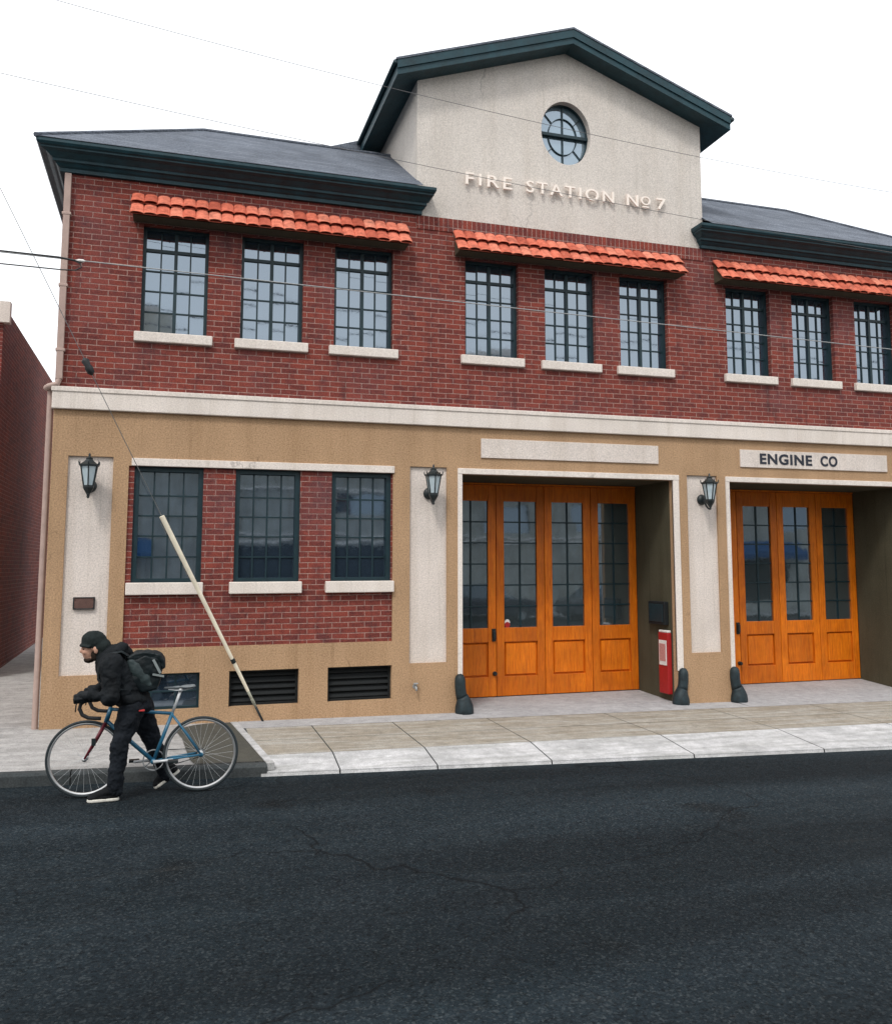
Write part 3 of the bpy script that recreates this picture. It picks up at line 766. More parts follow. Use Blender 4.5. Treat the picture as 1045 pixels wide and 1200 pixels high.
# ------------------------------------------------------------------ wall lanterns
def lantern(x, label):
    t = empty('wall_lantern', (x, .0, 3.09), label, 'lantern', 'iron lanterns on the pilasters')
    y = -.20; n = 6; ph = R(30)
    m = MB(); m.lathe([(.075,.034), (.08,.02), (.07,.0), (.045,-.02), (.02,-.03)], (x,0,3.085), 20, 0, 'y')
    pl = m.build('wall_plate', M['iron'], t, smooth=False); 
    m = MB(); m.tube([(x,0,3.08), (x,-.06,3.045), (x,-.10,2.985), (x,-.145,2.945), (x,-.19,2.935), (x,-.215,2.965), (x,-.2,3.0)], [.02,.017,.014,.013,.014,.015,.02], 8); m.build('arm', M['iron'], t, smooth=True)
    m = MB(); m.lathe([(.012,2.925), (.02,2.94), (.012,2.955), (.03,2.985), (.058,3.03), (.066,3.05), (.066,3.076)], (x,y,0), n, ph)
    m.build('bottom_cup', M['iron'], t)
    m = MB(); m.lathe([(.056,3.077), (.098,3.305)], (x,y,0), n, ph); m.build('lamp_glass', M['lampglass'], t)
    m = MB()
    for k in range(n):
        a = ph+2*math.pi*k/n; c, s = math.cos(a), math.sin(a)
        m.tube([(x+.060*c,y+.060*s,3.07), (x+.103*c,y+.103*s,3.31)], .0085, 6)
    m.build('cage_bar', M['iron'], t, weld=False)
    m = MB(); m.lathe([(.104,3.300), (.122,3.306), (.124,3.322), (.10,3.332), (.06,3.362), (.04,3.385), (.043,3.40), (.02,3.41), (.012,3.43), (.016,3.44), (.004,3.462)], (x,y,0), n, ph)
    for k in range(n):
        a = ph+2*math.pi*k/n; c, s = math.cos(a), math.sin(a)
        m.tube([(x+.118*c,y+.118*s,3.315), (x+.128*c,y+.128*s,3.35), (x+.122*c,y+.122*s,3.368)], [.009,.007,.003], 6)
    m.build('roof_cap', M['iron'], t, weld=False)
lantern(-.4325, 'black iron lantern above the bronze plaque on the cream pilaster panel nearest the cyclist')
lantern(3.80, 'black iron lantern on the cream pilaster between the ground-floor windows and the first orange doors')
lantern(8.01, 'black iron lantern on the cream pier between the two sets of orange doors')

# bronze plaque (worn, nothing legible)
t = empty('plaque', (-.444, .03, 1.69), 'small dark bronze plaque screwed to the cream pilaster panel below a lantern', 'plaque')
m = MB(); m.box(-.564, -.324, .005, .037, 1.615, 1.76); m.build('plate', M['bronze'], t, bevel=.006)
m = MB()
for a, b, c, d in ((-.564,-.324,1.615,1.628), (-.564,-.324,1.747,1.76), (-.564,-.551,1.628,1.747), (-.337,-.324,1.628,1.747)): m.box(a, b, -.002, .006, c, d)
m.build('rim', M['iron'], t, bevel=.003, weld=False)
for xx in (-.54, -.348):
    for zz in (1.64, 1.735): m = MB(); m.lathe([(.008,.005), (.006,-.003), (.002,-.005)], (xx,0,zz), 8, 0, 'y'); m.build('screw', M['bronze'], t)

# cast iron wheel guards on the door jambs
def guard(x, s, label):
    z = sw(x, -.05)
    t = empty('wheel_guard', (x, -.03, z), label, 'wheel guard', 'iron wheel guards on the door jambs')
    m = MB(); P_ = [(.035,-.03,.118), (.035,.04,.124), (.034,.10,.118), (.028,.15,.102), (.018,.19,.086), (.006,.22,.078)]
    m.tube([(x+a*s, -.05, z+h) for a, h, r in P_], [r for a, h, r in P_], 20); m.build('base', M['guard'], t, smooth=True)
    P_ = [(.008,.20,.078), (-.008,.26,.073), (-.018,.34,.072), (-.02,.42,.072), (-.022,.465,.066), (-.024,.495,.05), (-.025,.512,.025)]
    m = MB(); m.tube([(x+a*s, -.042, z+h) for a, h, r in P_], [r for a, h, r in P_], 20); m.build('shaft', M['guard'], t, smooth=True)
guard(4.235, 1, 'dark iron wheel guard on the left jamb of the first doors, under the middle lantern')
guard(7.56, -1, 'dark iron wheel guard on the right jamb of the first doors, beside the red box')
guard(8.46, 1, 'dark iron wheel guard on the left jamb of the doors under the ENGINE CO sign')

# red box and meter box in the doorway
bx = empty('wall_box', (7.505, .3, .7), 'narrow red metal box with a white front panel fixed to the doorway jamb', 'box')
m = MB(); m.box(7.435, 7.505, .13, .40, .25, 1.13); m.build('cabinet', M['red'], bx, bevel=.012)
m = MB(); m.box(7.427, 7.436, .16, .37, .66, 1.02); m.build('front_panel', M['white'], bx, bevel=.003)
m = MB(); m.box(7.44, 7.505, .14, .39, 1.131, 1.165); m.build('sloping_top', M['white'], bx, bevel=.01)
m = MB(); m.box(7.423, 7.430, .18, .35, .72, .97); m.build('notice', paint('faded_notice', (.50, .22, .20), .7, .5, 60), bx)
mt = empty('meter_box', (7.505, .45, 1.42), 'dark metal box mounted on the doorway jamb above the red box', 'meter box')
m = MB(); m.box(7.435, 7.508, .20, .68, 1.24, 1.58); m.build('casing', M['dark'], mt, bevel=.01)
m = MB(); m.box(7.425, 7.436, .24, .64, 1.28, 1.54); m.build('lid', M['trim'], mt, bevel=.004)

# hose tap low on the wall
tp = empty('hose_tap', (3.607, 0, .54), 'small grey hose tap low on the tan wall left of the first doors', 'tap')
m = MB(); m.tube([(3.607,.02,.55), (3.607,-.05,.55), (3.607,-.08,.535), (3.607,-.085,.50)], [.014,.014,.015,.013], 8); m.build('spout', M['steel'], tp, smooth=True)
m = MB(); m.lathe([(.034,0), (.034,.012)], (3.607,-.05,.585), 10); m.tube([(3.607,-.05,.555), (3.607,-.05,.59)], .006, 6); m.build('handle', M['steel'], tp, weld=False)
m = MB(); m.lathe([(.03,.005), (.03,-.008)], (3.607,0,.55), 12, 0, 'y'); m.build('flange', M['steel'], tp)

# ------------------------------------------------------------------ utility poles, cables, guy wire
def upole(x, y, h, label):
    z = rz(x)
    t = empty('utility_pole', (x, y, z), label, 'utility pole', 'utility poles along the street')
    m = MB(); m.tube([(x,y,z-.3), (x,y,z+h*.5), (x,y,z+h)], [.16,.14,.11], 14); m.build('pole', M['pole'], t, smooth=True)
    m = MB(); m.box(x-.06, x+.06, y-1.1, y+1.1, z+h-.75, z+h-.62); m.build('crossarm', M['pole'], t, bevel=.01)
    for k in (-1, -.5, .5, 1):
        q = MB(); q.lathe([(.03,0), (.045,.04), (.03,.07), (.045,.10), (.02,.15)], (x, y+k, z+h-.62), 10); q.build('insulator', M['iron'], t, smooth=True)
upole(-3.7, -2.62, 11.2, 'brown timber utility pole at the kerb left of the fire station')
upole(27.0, -3.4, 10.5, 'brown timber utility pole far along the kerb on the right')
def cable(name, f, x0, x1, y0, y1, r, label, n=60):
    m = MB(); m.tube([(x0+(x1-x0)*k/n, y0+(y1-y0)*k/n, f(x0+(x1-x0)*k/n)) for k in range(n+1)], r, 6)
    return tag(m.build(name, M['wire'], smooth=True), label, 'cable', 'overhead cables')
cable('overhead_cable', lambda x: 7.905-.1135*x+.0052*x*x, -3.6, 26.9, -2, -2, .0030, 'thin overhead cable crossing the oval window of the gable')
cable('overhead_cable', lambda x: 6.995-.088*x+.003*x*x, -3.6, 26.9, -2, -2, .0030, 'thin overhead cable crossing the raised FIRE STATION letters')
sv = empty('service_cable', (-.63, -2, 5.22), 'service cable with a white splice strung across the upper windows', 'cable', 'overhead cables')
f1 = lambda x: 5.222-.0185*x
m = MB(); m.tube([(-3.6+31*k/50, -2, f1(-3.6+31*k/50)) for k in range(51)], .0058, 6)
m.build('conductor', M['steel'], sv, smooth=True)
m = MB(); m.tube([(-3.6,-2.0,5.30), (-1.2,-2,5.258), (-.66,-2,5.245), (-.52,-2,5.228), (-.44,-2,5.215)], [.008,.008,.011,.011,.006], 8); m.tube([(-3.6,-2,5.12), (-1.2,-2,5.125), (-.62,-2,5.118), (-.50,-2,5.125), (-.445,-2,5.16), (-.455,-2,5.20), (-.52,-2,5.226)], .007, 6)
m.build('drip_loop', M['cable'], sv, smooth=True)
m = MB(); m.tube([(-.50,-2,f1(-.5)), (-.47,-2,f1(-.47)), (-.43,-2,f1(-.43)), (-.41,-2,f1(-.41))], [.006,.016,.016,.006], 8); m.build('splice', M['white'], sv, smooth=True)

A0 = Vector((1.675, -.04, .19)); A1 = Vector((-3.62, -2.58, 10.65))
def gp(t): return A0.lerp(A1, t)
def tz(z): return (z-A0.z)/(A1.z-A0.z)
gw = empty('guy_wire', A0, 'guy wire with a pale slanting guard sleeve crossing the first ground-floor window', 'guy wire')
m = MB(); m.tube([gp(tz(2.55)), gp(1)], .0045, 6); m.build('wire', M['steel'], gw, smooth=True)
m = MB(); a, b = tz(4.24), tz(4.42); m.tube([gp(a), gp(a+(b-a)*.15), gp(a+(b-a)*.45), gp(a+(b-a)*.55), gp(a+(b-a)*.85), gp(b)], [.012,.04,.045,.034,.045,.012], 10); m.build('strain_insulator', M['cable'], gw, smooth=True)
m = MB(); m.tube([gp(tz(.98)), gp(tz(2.70))], [.021,.030], 12); m.build('guard_sleeve', M['cream_pvc'], gw, smooth=False)
m = MB(); m.tube([gp(tz(.60)), gp(tz(.975))], [.019,.024], 12); m.build('guard_sleeve', M['cream_pvc'], gw)
m = MB(); m.tube([gp(tz(.955)), gp(tz(1.005))], [.028,.028], 12); m.build('clamp', M['iron'], gw)
m = MB(); m.tube([gp(tz(.40)), gp(tz(.47)), gp(tz(.52)), gp(tz(.60))], [.014,.021,.017,.019], 10); m.build('turnbuckle', M['dirty'], gw, smooth=True)
m = MB(); m.tube([gp(-.004), gp(tz(.40))], [.013,.015], 8); m.build('anchor_rod', M['iron'], gw, smooth=True)

# ------------------------------------------------------------------ bicycle
BY = -2.83
blue = paint('blue_frame', (.022, .125, .215), .3, .2, 20, .5); alloy = paint('polished_alloy', (.55, .57, .58), .25, .1, 20, .6)
maroon = paint('maroon_fork', (.15, .014, .028), .4, .3, 20); tyrem = paint('tyre_rubber', (.018, .026, .030), .7, .2)
bartape = paint('black_bar_tape', (.012, .013, .015), .7); grey_s = paint('grey_saddle', (.16, .18, .19), .55, .2)
rimm = paint('silver_rim', (.60, .61, .62), .34, .08, 20, .6); rimm.node_tree.nodes['Principled BSDF'].inputs['Metallic'].default_value = .85
bk = empty('bicycle', (.35, BY, rz(.35)), 'blue road bicycle with maroon fork and silver rims, straddled by the man', 'bicycle')
RH = Vector((.833, BY, .403)); FH0 = Vector((-.158, BY, .416)); BB = Vector((.421, BY, .362)); SC = Vector((.57, BY, .777))
HT = Vector((.040, BY, .842)); HB = Vector((.010, BY, .740)); piv = Vector((.02, BY, 0)); st_a = R(-7)
def steer(p):
    p = Vector(p); d = p-piv; c, s = math.cos(st_a), math.sin(st_a)
    return Vector((piv.x+d.x*c-d.y*s, piv.y+d.x*s+d.y*c, p.z))
def wheel(h, xf, rear):
    w = MB(); w.torus((0,0,0), .3225, .0135, 72, 10); w.v = [tuple(xf(Vector(v)+h)) for v in w.v]
    ty = w.build('tyre', tyrem, None, smooth=True)
    w = MB(); vs = []; n = 72
    prof = [(.312,-.009), (.312,.009), (.306,.010), (.295,.006), (.295,-.006), (.306,-.010)]
    for i in range(n):
        t = 2*math.pi*i/n
        for r, y in prof: vs.append(tuple(xf(h+Vector((r*math.cos(t), y, r*math.sin(t))))))
    w.add(vs, [(i*6+j, ((i+1)%n)*6+j, ((i+1)%n)*6+(j+1)%6, i*6+(j+1)%6) for i in range(n) for j in range(6)])
    rim = w.build('rim', rimm, None, smooth=False)
    s = MB()
    for i in range(28):
        a = 2*math.pi*i/28; b = a+(.9 if (i//2)%2 else -.9); sy = .028 if i%2 else -.028
        s.tube([xf(h+Vector((.018*math.cos(b), sy, .018*math.sin(b)))), xf(h+Vector((.292*math.cos(a), 0, .292*math.sin(a))))], .0008, 4, False)
    spk = s.build('spokes', alloy, None, weld=False)
    q = MB(); q.tube([xf(h+Vector((0,y,0))) for y in (-.062,-.05,-.034,-.03,-.026,.026,.030,.034,.05,.062)], [.007,.012,.012,.024,.015,.015,.024,.012,.012,.007], 12)
    hb = q.build('hub', alloy, None, smooth=True)
    # the wheel part is the tyre, everything else hangs from it
    ty.name = 'wheel'; attach(ty, bk)
    for o in (rim, spk, hb): attach(o, ty)
    if rear:
        f = MB(); f.torus(h+Vector((0,.036,0)), .035, .006, 20, 6); attach(f.build('sprocket', M['iron'], None), ty)
    return ty
wheel(RH, lambda p: p, True); wheel(FH0, steer, False)
m = MB()
m.limb([SC, HT], [.0155,.0155]); m.limb([HB, BB], [.0185,.0185]); m.limb([SC, BB], [.0165,.0165]); m.tube([HB-Vector((.004,0,.014)), HT+Vector((.004,0,.014))], .021, 14)
for s in (-1, 1):
    m.tube([SC+Vector((0,s*.014,-.01)), SC.lerp(RH,.4)+Vector((0,s*.04,0)), RH+Vector((0,s*.062,0))], .009, 8)
    m.tube([BB+Vector((.02,s*.025,0)), BB.lerp(RH,.35)+Vector((0,s*.04,0)), RH+Vector((0,s*.062,0))], .010, 8)
    m.lathe([(.02,-.004), (.02,.004)], RH+Vector((0,s*.062,0)), 10, 0, 'y')
m.lathe([(.024,-.036), (.024,.036)], BB, 16, 0, 'y')
m.build('frame', blue, bk, smooth=True, weld=False)
m = MB()
for s in (-1, 1): m.tube([steer(HB+Vector((-.012,s*.03,-.03))), steer(HB.lerp(FH0,.5)+Vector((.004,s*.05,0))), steer(FH0+Vector((0,s*.052,0)))], [.015,.013,.009], 10)
m.tube([steer(HB+Vector((-.010,-.036,-.024))), steer(HB+Vector((-.010,.036,-.024)))], .016, 10); m.tube([HB+Vector((-.008,0,-.03)), HB], .017, 10)
m.build('fork', maroon, bk, smooth=True, weld=False)
m = MB()
for s in (-1, 1):
    q = HB+Vector((-.035, s*.03, -.07)); m.tube([steer(HB+Vector((-.035,0,-.02))), steer(q), steer(q+Vector((-.008,-s*.012,-.03)))], .010, 8)
m.box(*[v for a in zip(steer(HB.lerp(FH0,.52)+Vector((0,-.075,0)))-Vector((.018,.012,.03)), steer(HB.lerp(FH0,.52)+Vector((0,-.075,0)))+Vector((.018,.012,.03))) for v in a])
m.build('brake', M['iron'], bk, weld=False)
CL = Vector((-.035, BY, .945))
m = MB(); m.tube([HT, HT+Vector((.012,0,.075)), HT+Vector((.010,0,.10))], .013, 10); m.tube([HT+Vector((.010,0,.095)), steer(CL)], .014, 10); m.build('stem', alloy, bk, smooth=True, weld=False)
m = MB()
for s in (-1, 1):
    P = [(0,0,0), (0,.10,.0), (-.01,.17,0), (-.05,.205,.004), (-.10,.21,.004), (-.135,.21,-.02), (-.145,.21,-.062), (-.12,.21,-.115), (-.07,.21,-.142), (-.01,.21,-.148), (.035,.21,-.150)]
    m.tube([steer(CL+Vector((x, s*y, z))) for x, y, z in P], [.014]*4+[.0165]*7, 10)
m.build('handlebar', bartape, bk, smooth=True, weld=False)
m = MB()
for s in (-1, 1):
    m.limb([steer(CL+Vector((-.115,s*.21,.005))), steer(CL+Vector((-.150,s*.21,.035)))], [.018,.015])
    m.tube([steer(CL+Vector((-.15,s*.21,.02))), steer(CL+Vector((-.175,s*.21,-.03))), steer(CL+Vector((-.178,s*.21,-.09)))], .006, 6)
m.build('brake_lever', M['iron'], bk, smooth=True, weld=False)
m = MB(); SP = Vector((.640, BY, .985)); m.tube([SC, SP], [.0135,.0135], 10); m.lathe([(.018,-.02), (.018,.02)], SP, 10, 0, 'y'); m.build('seatpost', alloy, bk, smooth=True, weld=False)
m = MB()
m.limb([(.50,BY,1.008), (.56,BY,1.008), (.62,BY,1.010)], [.012,.013,.016]); m.ell((.70,BY,1.014), (.072,.070,.015)); m.ell((.742,BY,1.018), (.03,.066,.015))
sd = m.build('saddle', grey_s, bk); remesh(sd, .006, 3)
m = MB(); m.tube([(.53,BY-.02,.996), (.60,BY-.024,.985), (.68,BY-.022,.985), (.745,BY-.03,1.0)], .004, 6); m.tube([(.53,BY+.02,.996), (.60,BY+.024,.985), (.68,BY+.022,.985), (.745,BY+.03,1.0)], .004, 6); m.build('saddle_rail', alloy, sd, weld=False)
m = MB(); m.torus(BB+Vector((0,.045,0)), .090, .005, 40, 6)
for k in range(5):
    a = 2*math.pi*k/5; m.tube([BB+Vector((0,.045,0)), BB+Vector((.088*math.cos(a),.045,.088*math.sin(a)))], .007, 6)
ck = m.build('crankset', alloy, bk, smooth=True, weld=False)
m = MB()
for s, dx in ((-1, 1), (1, -1)):
    e = BB+Vector((dx*.168, s*.075, dx*.012)); m.tube([BB+Vector((0,s*.05,0)), BB.lerp(e,.5)+Vector((0,s*.02,0)), e], [.016,.012,.013], 8)
    m.tube([e, e+Vector((0,s*.03,0))], .007, 6)
m.build('crank_arm', alloy, ck, smooth=True, weld=False)
for s, dx in ((-1, 1), (1, -1)):
    e = BB+Vector((dx*.168, s*.075, dx*.012)); q = MB(); q.box(e.x-.045, e.x+.045, e.y+s*.055-.04, e.y+s*.055+.04, e.z-.011, e.z+.011); q.build('pedal', M['iron'], ck, bevel=.004)
m = MB(); m.tube([BB+Vector((0,.045,.09)), RH+Vector((0,.036,.036)), RH+Vector((.036,.036,0)), RH+Vector((0,.036,-.036)), BB+Vector((0,.045,-.09))], .004, 5); m.build('chain', M['iron'], bk, weld=False)

# ------------------------------------------------------------------ the man
skin = cloth('skin', (.46, .26, .185), .65, 200, .2); black = cloth('black_jacket_cloth', (.0035, .0055, .0075), .8, 160, .4)
jeans = cloth('black_denim', (.0050, .0075, .0115), .85, 260, .35); wool = cloth('charcoal_wool', (.011, .016, .016), .95, 120, .4)
hairm = cloth('dark_beard', (.022, .014, .010), .9, 220, .4); packm = cloth('black_pack_cloth', (.0055, .010, .012), .5, 150, .4)
greyp = cloth('grey_pack_cloth', (.030, .044, .046), .55, 130, .35); strapm = cloth('grey_strap', (.22, .25, .25), .7, 200, .2)
redm = cloth('red_fabric', (.55, .05, .05), .8, 200, .2); solem = paint('white_sole', (.62, .60, .54), .6, .15, 20)
shoem = cloth('black_canvas', (.005, .006, .0075), .85, 200, .3); glovem = cloth('black_glove', (.005, .007, .009), .7, 200, .35)
PYN = -2.84
NL = [(.225,-2.925,.86), (.185,-2.955,.705), (.138,-2.985,.56), (.130,-2.99,.41), (.112,-2.99,.21)]
FL = [(.285,-2.735,.86), (.35,-2.70,.665), (.412,-2.67,.49), (.462,-2.67,.36), (.520,-2.67,.215)]
NA = [(.035,-3.03,1.255), (.045,-3.10,.985), (-.095,-3.06,1.005)]
FA = [(.035,-2.65,1.255), (.045,-2.575,.99), (-.070,-2.60,1.00)]
y = PYN
m = MB()
m.ell((-.112,y,1.432), (.100,.079,.108)); m.ell((-.158,y,1.362), (.060,.064,.080)); m.ell((-.142,y,1.302), (.050,.050,.036)); m.ell((-.160,y,1.288), (.026,.030,.022))
m.ell((-.204,y,1.402), (.020,.050,.014)); m.limb([(-.209,y,1.392), (-.226,y,1.364)], [.011,.015]); m.ell((-.214,y,1.357), (.016,.019,.011))
m.ell((-.197,y,1.325), (.014,.026,.007)); m.ell((-.193,y,1.314), (.013,.023,.007))
for s in (-1, 1):
    m.ell((-.182,y+s*.040,1.358), (.028,.024,.026)); m.ell((-.098,y+s*.080,1.375), (.020,.012,.034), (0,-12,0))
m.limb([(-.10,y,1.34), (-.03,y,1.30), (.04,y,1.26)], [.058,.060,.075])
m.limb([(.06,y,1.22), (.14,y,1.10), (.20,y,.99), (.245,y,.90)], [.12,.125,.12,.125], 1.25)
for L_ in (NL, FL): m.limb(L_, [.075,.066,.052,.050,.036])
for L_ in (NA, FA): m.limb(L_, [.055,.045,.032])
def foot_pts(heel, toe): return [heel, Vector(heel).lerp(toe,.5)+Vector((0,0,.012)), toe]
m.limb(foot_pts((.115,-2.99,.128), (-.06,-2.99,.108)), [.024,.020,.014]); m.limb([NL[-1], (.112,-2.99,.14)], [.034,.026])
m.limb(foot_pts((.555,-2.67,.20), (.47,-2.67,.115)), [.024,.020,.014]); m.limb([FL[-1], (.55,-2.67,.20)], [.034,.024])
for L_, s in ((NA, -1), (FA, 1)):                       # palm, four curled fingers and a thumb, closed on the brake hood
    w = Vector(L_[2]); h = steer(CL+Vector((-.135, s*.21, .022)))
    m.limb([w, w.lerp(h, .6)+Vector((0,0,.012))], [.030,.034])
    for k in range(4):
        b = h+Vector((.035-.024*k, 0, .034-.002*k)); 
        m.limb([b+Vector((0,-s*.02,.0)), b+Vector((0,s*.020,.002)), b+Vector((-.002,s*.036,-.025)), b+Vector((0,s*.026,-.048))], [.013,.0115,.010,.009])
    m.limb([h+Vector((.05,-s*.02,.02)), h+Vector((.025,-s*.036,.004)), h+Vector((-.005,-s*.034,-.012))], [.014,.012,.010])
P = m.build('person', skin); remesh(P, .0065, 3)
tag(P, 'man in black jacket, dark beanie and backpack leaning over the handlebars of the blue bicycle', 'person')
def wear(name, mb, mat, vox, sm=4, disp=0, scale=.08, par=None):
    o = mb.build(name, mat, par or P); remesh(o, vox, sm, disp, scale)
    if disp > .04:
        t = bpy.data.textures.new(name+'_creases', 'CLOUDS'); t.noise_scale = .035; t.noise_type = 'HARD_NOISE'; t.noise_depth = 1
        q = o.modifiers.new('Creases', 'DISPLACE'); q.texture = t; q.strength = -.010; q.texture_coords = 'LOCAL'
    return o
m = MB()
m.limb([(.045,y,1.255), (.10,y,1.15), (.165,y,1.03)], [.150,.178,.172], 1.12); m.ell((.205,y,.945), (.170,.195,.105), (0,12,0))
for s in (-1, 1): m.ell((.04,y+s*.165,1.255), (.10,.085,.10))
m.limb(NA, [.094,.076,.054]); m.limb(FA, [.094,.076,.054])
m.limb([(-.03,y-.02,1.302), (.03,y-.03,1.345), (.10,y,1.362), (.155,y,1.335)], [.055,.070,.072,.05], 1.5); m.ell((-.035,y,1.29), (.062,.090,.040), (0,25,0))
m.limb([(.07,y-.10,1.36), (.13,y-.05,1.39), (.15,y+.05,1.37)], [.035,.04,.035])
J = wear('jacket', m, black, .009, 4, .045, .11)
m = MB(); m.box(.285, .335, y-.190, y-.150, .836, .849); tg = m.build('hem_tag', redm, J, bevel=.004)
m = MB(); m.ell((.25,y,.875), (.145,.165,.10)); m.limb(NL[:-1]+[(.114,-2.99,.24), (.112,-2.99,.165)], [.112,.098,.077,.072,.060,.062]); m.limb(FL[:-1]+[(.506,-2.67,.25), (.527,-2.67,.195)], [.112,.096,.077,.068,.057,.058])
wear('trousers', m, jeans, .008, 4, .041, .10)
m = MB(); m.ell((-.118,y,1.452), (.112,.092,.094), (0,10,0)); m.ell((-.078,y,1.405), (.078,.090,.090)); m.limb([(-.06,y,1.33), (-.045,y,1.40)], [.062,.075], 1.25)
m.tube([(-.222,y-.03,1.418), (-.205,y-.068,1.417), (-.15,y-.092,1.405)], .013, 8); m.tube([(-.222,y+.03,1.418), (-.205,y+.068,1.417), (-.15,y+.092,1.405)], .013, 8); m.tube([(-.222,y-.03,1.418), (-.229,y,1.419), (-.222,y+.03,1.418)], .013, 8)
wear('beanie', m, wool, .007, 4, .010, .03)
m = MB(); m.ell((-.150,y,1.290), (.048,.057,.030), (0,-14,0)); m.ell((-.178,y,1.290), (.022,.036,.024)); m.ell((-.112,y-.05,1.33), (.026,.018,.05), (0,-15,0)); m.ell((-.112,y+.05,1.33), (.026,.018,.05), (0,-15,0)); m.ell((-.200,y,1.337), (.014,.030,.008))
wear('beard', m, hairm, .005, 2, .006, .015)
for s in (-1, 1):
    m = MB(); m.ell((-.200,y+s*.036,1.384), (.009,.011,.006)); m.build('eye', hairm, P, smooth=True)
    m = MB(); m.limb([(-.218,y+s*.018,1.404), (-.211,y+s*.046,1.402)], [.004,.003]); m.build('eyebrow', hairm, P, smooth=True, weld=False)
for L_, s in ((NA, -1), (FA, 1)):
    m = MB(); w = Vector(L_[2]); h = steer(CL+Vector((-.135, s*.21, .022)))
    m.limb([w, w.lerp(h, .6)+Vector((0,0,.012)), h+Vector((.0,0,.030))], [.044,.045,.040])
    for k in range(4):
        b = h+Vector((.035-.027*k, 0, .034-.003*k))
        m.limb([b+Vector((0,-s*.02,.0)), b+Vector((0,s*.022,.002)), b+Vector((-.002,s*.038,-.027)), b+Vector((0,s*.028,-.052))], [.018,.0165,.015,.013])
    m.limb([h+Vector((.05,-s*.02,.02)), h+Vector((.025,-s*.040,.004)), h+Vector((-.008,-s*.038,-.014))], [.019,.017,.014])
    wear('glove', m, glovem, .005, 2, .006, .02)
def shoe(toe, ang, yy):
    T = Matrix.Translation(toe) @ Matrix.Rotation(ang, 4, 'Y')
    def tr(mb): mb.v = [tuple(T @ Vector(v)) for v in mb.v]; return mb
    out = [(0,.0), (.012,-.028), (.05,-.046), (.10,-.044), (.16,-.034), (.22,-.037), (.258,-.026), (.268,0)]
    out = out+[(x,-yv) for x, yv in out[-2:0:-1]]
    q = MB(); n = len(out)
    q.add([(x,yv,0) for x, yv in out]+[(x,yv,.026) for x, yv in out], [tuple(range(n))[::-1], tuple(range(n,2*n))]+[(i,(i+1)%n,n+(i+1)%n,n+i) for i in range(n)])
    u = MB(); u.limb([(.045,0,.042), (.11,0,.060), (.165,0,.080), (.215,0,.085)], [.033,.040,.043,.045], .95); u.ell((.225,0,.055), (.038,.034,.05)); u.ell((.045,0,.036), (.042,.042,.026)); u.ell((.13,0,.035), (.12,.038,.018))
    o = tr(u).build('shoe', shoem, P); remesh(o, .006, 3, .006, .03)
    tr(q).build('sole', solem, o, bevel=.008)
shoe(Vector((-.118,-2.99, rz(0)+.002)), 0, 0)
shoe(Vector((.440,-2.67, rz(.4)+.004)), R(-34), 0)

# backpack (worn, but a thing of its own)
BP = empty('backpack', (.32, y, .98), 'black and grey backpack worn on the leaning man\'s back', 'backpack')
m = MB(); m.prism([(.19,1.29), (.32,1.325), (.445,1.295), (.475,1.17), (.435,1.02), (.30,.985), (.22,1.07)], y-.155, y+.155)
b_ = m.build('bag', packm, BP); remesh(b_, .012, 10, .03, .09)
m = MB(); m.prism([(.165,1.31), (.24,1.345), (.34,1.355), (.455,1.33), (.492,1.275), (.497,1.195), (.470,1.19), (.445,1.265), (.32,1.30), (.19,1.275)], y-.15, y+.15)
remesh(m.build('flap', packm, BP), .010, 6, .022, .06)
m = MB(); m.ell((.285,y-.138,1.165), (.062,.034,.165), (0,-38,0)); remesh(m.build('side_pocket', greyp, BP), .009, 4, .018, .05)
m = MB(); m.box(-.011, .011, -.003, .003, -.07, .07); T_ = Matrix.Translation((.425,y-.17,1.225)) @ Matrix.Rotation(R(-28), 4, 'Y'); m.v = [tuple(T_ @ Vector(v)) for v in m.v]; m.build('strap', strapm, BP)
m = MB(); m.box(-.05, .05, -.003, .003, -.009, .009); T_ = Matrix.Translation((.44,y-.168,1.145)) @ Matrix.Rotation(R(12), 4, 'Y'); m.v = [tuple(T_ @ Vector(v)) for v in m.v]; m.build('strap', strapm, BP)
for s in (-1, 1):
    m = MB(); m.tube([(.22,y+s*.12,1.29), (.12,y+s*.13,1.36), (.02,y+s*.14,1.345), (-.06,y+s*.15,1.26), (-.06,y+s*.17,1.13), (.04,y+s*.19,1.03), (.22,y+s*.16,1.03)], .014, 8, True, 2.0); m.build('shoulder_strap', packm, BP, smooth=True)

